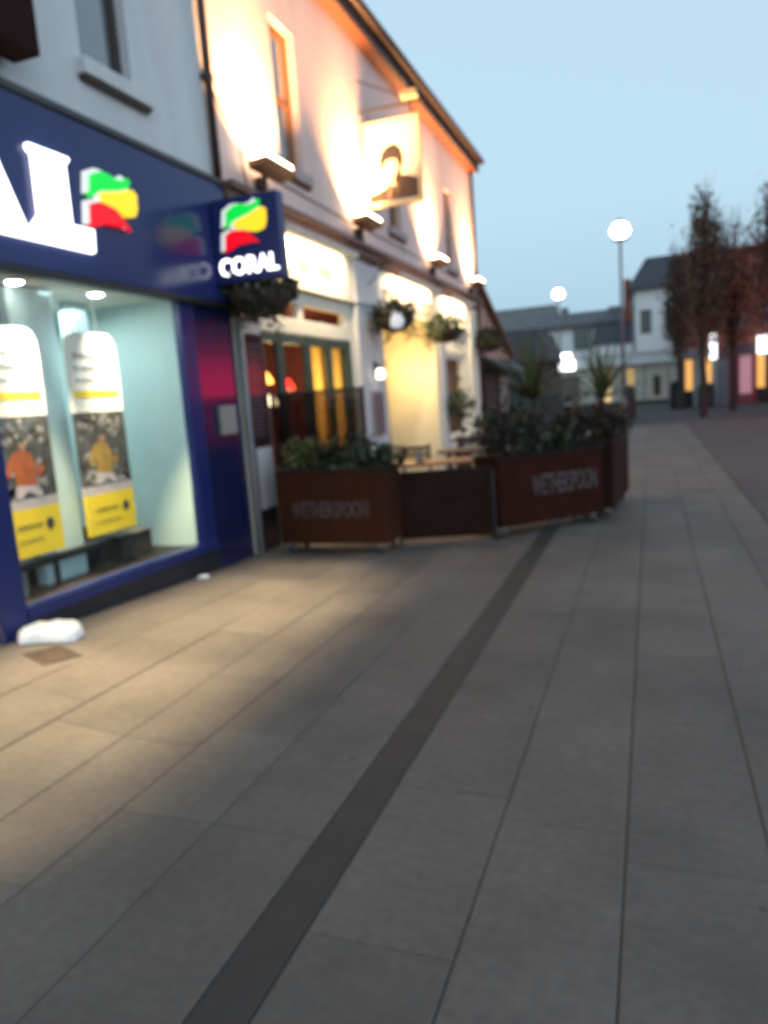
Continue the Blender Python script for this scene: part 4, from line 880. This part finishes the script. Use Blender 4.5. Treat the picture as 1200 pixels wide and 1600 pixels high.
MB().prism([(-1.5, 57.1, 8.1), (4.6, 57.1, 8.1), (4.2, 60.5, 10.6), (-.2, 60.5, 10.6)], (0, .15, 0)).prism([(-1.5, 64.3, 8.1), (4.6, 64.3, 8.1), (4.2, 60.65, 10.6), (-.2, 60.65, 10.6)], (0, .15, 0)).prism([(-1.5, 57.2, 8.08), (-.2, 60.6, 10.58), (-1.5, 64.3, 8.08)], (.12, 0, 0)).build('roof', mat('blue slate', (.055, .055, .07), .6, .2, 1.2), WG)
MB().box(-1.75, -1.25, 58.5, 59.4, 6.0, 9.0).build('chimney', brickwall_m, WG)
MB().tube([(-1.1, 57.42, 0), (-1.1, 57.42, 8.0)], .06, 8).build('rainwater_pipe', black_m, WG)
MB().box(-1.5, 4.6, 57.0, 57.12, 7.98, 8.09).build('gutter', black_m, WG)
MB().tube([(-4.4, 61.9, 3.6), (-4.4, 61.9, 6.2)], .06, 8).build('rainwater_pipe', black_m, UP)
MB().box(-7.8, -.5, 61.5, 61.6, 6.12, 6.24).build('gutter', black_m, UP)
# red brick row with shops on the right
RB = thing('brick_shops', (8, 44, 0), 'red brick building with lit shopfronts behind the autumn trees', 'building')
wy = 43.6
ops2 = [(2.6, 3.3, 3.9, 5.6), (4.3, 5.0, 3.9, 5.6), (6.2, 6.9, 3.9, 5.6), (8.2, 8.9, 3.9, 5.6)]
MB().wall((1.45, wy, 0), (1, 0, 0), 13, 2.95, 7.9, [(a - .1, b - .1, c, d) for a, b, c, d in ops2], .15, (0, -1, 0)).face([(1.45, wy, 2.9), (1.45, wy, 7.9), (1.45, wy + 8, 7.9), (1.45, wy + 8, 2.9)]).build('upper_wall', brickwall_m, RB, weld=True)
for a, b, c, d in ops2:
    wdw = MB().box(1.35 + a, 1.35 + b, wy + .1, wy + .13, c, d).build('window', mat('white sash', (.6, .6, .6), .6), RB)
    MB().box(1.40 + a, 1.30 + b, wy + .08, wy + .098, c + .08, (c + d) / 2 - .04).box(1.40 + a, 1.30 + b, wy + .08, wy + .098, (c + d) / 2 + .04, d - .08).build('pane', mat('grey pane', (.12, .14, .16), .2), wdw)
MB().prism([(1.3, wy - .3, 7.85), (1.3, wy - .3, 7.98), (1.3, wy + 4, 8.7), (1.3, wy + 8.3, 7.98), (1.3, wy + 8.3, 7.85)], (13.4, 0, 0)).build('roof', mat('red brown tiles', (.13, .05, .035), .7, .2, 1.2), RB)
# shopfront pieces, left to right: (x0, x1, z0, z1, material, name, depth)
fr = [(1.45, 1.75, 0, 2.95, mat('dark post', (.06, .05, .05), .6), 'shop_pier'), (1.76, 2.12, .9, 2.75, E_amb, 'shop_window'), (1.76, 2.12, 0, .89, darkfit_m, 'stall_riser'), (2.13, 2.75, .0, 2.95, mat('pale green grey front', (.30, .33, .31), .6), 'shop_pier'),
      (2.76, 3.06, .75, 2.75, E_amb, 'shop_window'), (2.76, 3.06, 0, .74, darkfit_m, 'stall_riser'), (3.07, 3.30, 0, 2.95, mat('pale green grey front', (.30, .33, .31), .6), 'shop_pier'), (3.31, 3.88, 0, 2.95, mat('slate grey front', (.15, .15, .17), .6), 'shop_pier'),
      (3.89, 4.40, .0, 2.95, mat('crimson front', (.22, .015, .03), .5), 'shop_pier'), (4.41, 5.0, .55, 2.75, E_pink, 'shop_window'), (4.41, 5.0, 0, .54, mat('crimson riser', (.24, .05, .07), .6), 'stall_riser'), (5.01, 5.22, 0, 2.95, mat('crimson pier', (.26, .015, .03), .5), 'shop_pier'),
      (5.23, 5.62, .8, 2.75, E_amb, 'shop_window'), (5.23, 5.62, 0, .79, darkfit_m, 'stall_riser'), (5.63, 9.5, .6, 2.75, mat('dark shop glass', (.03, .03, .035), .15), 'shop_window'), (5.63, 9.5, 0, .59, darkfit_m, 'stall_riser'), (9.6, 14.4, 0, 2.95, mat('brown front', (.12, .08, .06), .6), 'shop_pier')]
for x0, x1, z0, z1, m, nm in fr: MB().box(x0, x1, wy + (.06 if nm == 'shop_window' else .0), wy + .3, z0, z1).build(nm, m, RB)
for x0, x1, m in ((1.5, 3.3, mat('grey fascia', (.2, .21, .21), .6)), (3.31, 5.22, mat('dark fascia', (.10, .06, .07), .6)), (5.23, 9.5, mat('dark fascia', (.10, .06, .07), .6))): MB().box(x0 + .01, x1 - .01, wy - .12, wy - .004, 2.55, 3.1).build('fascia_board', m, RB)
for x0, x1, z0, z1, lab in ((2.95, 3.28, 2.45, 3.75, 'upright white lit sign between the two near tree trunks'), (5.20, 5.9, 2.55, 3.45, 'white lit fascia sign at the right edge of the view')):
    T = thing('lit_shop_sign', ((x0 + x1) / 2, wy - .4, z0), lab, 'sign'); MB().box(x0, x1, wy - .40, wy - .30, z0, z1).build('lit_panel', E_cool, T, bevel=.02); MB().box((x0 + x1) / 2 - .04, (x0 + x1) / 2 + .04, wy - .299, wy - .123, z0 + .1, z0 + .5).build('bracket', black_m, T)
# terrace facing the pub, out of the picture to the right; its red lit shop is what the glossy tiles mirror
OT = thing('opposite_shop', (9.5, 28, 0), 'brick shop across the street with a front lit bright red', 'building')
MB().box(9.3, 16, 24.4, 25.6, 0, 5.4).box(9.3, 16, 30.2, 31.4, 0, 5.4).box(9.3, 16, 25.6, 30.2, 3.9, 5.4).box(9.6, 16, 25.6, 30.2, 0, 3.9).build('wall', brickside_m, OT)
MB().prism([(9.0, 24.2, 5.4), (12.6, 24.2, 7.6), (16.2, 24.2, 5.4)], (0, 10, 0)).build('roof', slate_m, OT)
MB().box(9.36, 9.55, 25.9, 30.0, .5, 3.8).build('lit_shopfront', E_redneon, OT)
MB().box(9.3, 16, 31.41, 34, 0, 5.4).build('wall', brickside_m, OT)
for z in (2.42, 3.30): MB().lathe((9.17, 31.3, z - .2), [(.1, 0), (.24, .1), (.26, .2), (.24, .3), (.1, .4)], 14).build('red_lamp', glow('red wall lamp', (1, .02, .03), 7), OT)
for k in range(2): MB().box(9.26, 9.296, 26 + k * 2.6, 27 + k * 2.6, 4.2, 5.1).build('window', skyglass_m, OT)

# ------------------------------------------------------------------ street lamps
def street_lamp(x, y, lab, H=7.9):
    T = thing('street_lamp', (x, y, 0), lab, 'street lamp', 'lit street lamps along the square')
    MB().lathe((x, y, 0), [(.13, 0), (.12, .9), (.085, 1.0), (.08, 1.05)], 14).build('post_base', metalgrey_m, T, smooth=True)
    MB().tube([(x, y, 1.0), (x, y, 4), (x, y, H - .75)], [.075, .06, .05], 12).build('post', metalgrey_m, T, smooth=True)
    MB().lathe((x, y, H - .78), [(.06, 0), (.3, .05), (.3, .08), (.05, .1)], 16).build('collar', metalgrey_m, T)
    MB().lathe((x, y, H - .68), [(.10, 0), (.26, .09), (.35, .24), (.35, .36), (.27, .52), (.16, .60)], 18).build('lantern', E_lamp, T, smooth=True)
    MB().lathe((x, y, H - .075), [(.22, 0), (.16, .1), (.04, .16)], 18).build('cap', metalgrey_m, T)
street_lamp(-1.05, 32, 'nearer lit street lamp with tall grey post rising behind the planters')
street_lamp(-5.72, 52, 'farther lit street lamp left of the nearer one, in front of the low shops', 8.1)

# ------------------------------------------------------------------ trees
def tree(x, y, H, r, lab, m, seed, n=3900, z0=2.2, shape=None):
    T = thing('street_tree', (x, y, 0), lab, 'tree', 'slim autumn trees along the street'); q = random.Random(seed)
    tr = [(x, y, 0), (x + .04, y, 1.2), (x - .03, y, 2.6), (x + .05, y + .03, H * .55), (x, y, H * .82)]
    mb = MB().tube(tr, [.17, .13, .11, .06, .02], 9); limbs = []
    for k in range(26):
        a = q.uniform(0, 6.28); zs = z0 + (H * .5 - z0) * q.random() ** 1.1; ln = (H - zs) * q.uniform(.5, .86); sp = r * q.uniform(.45, 1.0)
        sp *= 1 - .72 * max(0, (zs + ln - z0) / (H - z0)) ** 1.5; e = Vector((x + sp * math.cos(a), y + sp * math.sin(a), zs + ln)); b = Vector((x, y, zs)); md = b.lerp(e, .35) + Vector((math.cos(a), math.sin(a), 0)) * sp * .35
        mb.tube([b, md, e], [.045, .028, .008], 6); limbs.append((b, md, e))
        for _ in range(3):
            t = q.uniform(.4, 1); s = md.lerp(e, t); mb.tube([s, s + Vector((q.gauss(0, .12), q.gauss(0, .12), q.uniform(.4, .9)))], [.01, .004], 4)
    for k in range(70):
        a = q.uniform(0, 6.28); hz_ = q.random() ** .8; d0 = r * (.25 + .75 * q.random()) * (1 - .8 * hz_ ** 1.4); b0 = Vector((x + d0 * math.cos(a), y + d0 * math.sin(a), z0 + (H * .86 - z0) * (.12 + .88 * hz_)))
        mb.tube([b0, b0 + Vector((q.gauss(0, .12), q.gauss(0, .12), q.uniform(.7, 1.5)))], [.014, .004], 4)
    mb.build('trunk', twig_m, T)
    mb = MB()
    for i in range(n):
        b, md, e = q.choice(limbs); t = q.random() ** .85
        p = b.lerp(md, t * 2) if t < .5 else md.lerp(e, t * 2 - 1)
        zr = (p.z - z0) / (H - z0); wd = (.08 + .20 * r * (1 - zr * .8)) * (1 if zr > .08 else .6)
        p = p + Vector((q.gauss(0, wd), q.gauss(0, wd), q.gauss(0, .22)))
        s = q.uniform(.10, .22); d = Vector((q.gauss(0, .5), q.gauss(0, .5), q.gauss(.7, .8))).normalized(); u = d.orthogonal().normalized(); u = Matrix.Rotation(q.uniform(0, 6.28), 3, d) @ u
        mb.face([p, p + d * s * .5 + u * s * .32, p + d * s, p + d * s * .5 - u * s * .32])
    mb.build('crown', m, T)
tree(1.93, 32.0, 9.2, 1.2, 'nearest dark brown columnar tree with a pointed crown', tree_bn, 1)
tree(1.36, 41.0, 8.8, 1.0, 'dark columnar tree half hidden left of the nearest one', tree_bn, 2, 3200)
tree(3.38, 36, 9.0, 1.6, 'red brown autumn tree between the pointed tree and the right edge', tree_rd, 3, 2400, 2.4)
tree(4.35, 31, 9.6, 1.25, 'tall red brown autumn tree at the right edge of the view', tree_rd, 4, 2000, 2.6)
# bins
def bin_(x, y, h, r, lab):
    T = thing('litter_bin', (x, y, 0), lab, 'bin', 'dark litter bins on the street')
    MB().lathe((x, y, 0), [(r * .9, 0), (r, .05), (r, h * .72), (r * 1.06, h * .72), (r * 1.06, h * .76)], 18).build('body', black_m, T, smooth=False)
    MB().lathe((x, y, h * .76), [(r * .9, 0), (r * .9, h * .08), (r * 1.06, h * .08), (r * .8, h * .2), (r * .2, h * .25)], 18).build('hood', mat('bin hood', (.03, .03, .04), .4), T, smooth=True)
bin_(-.92, 34, 1.45, .30, 'dark domed litter bin beyond the end of the terrace planters')
bin_(1.30, 42.6, 1.5, .36, 'dark litter bin at the foot of the left tree by the shops')
bin_(2.72, 42.4, 1.25, .42, 'dark litter bin right of the nearest tree trunk by the shops')
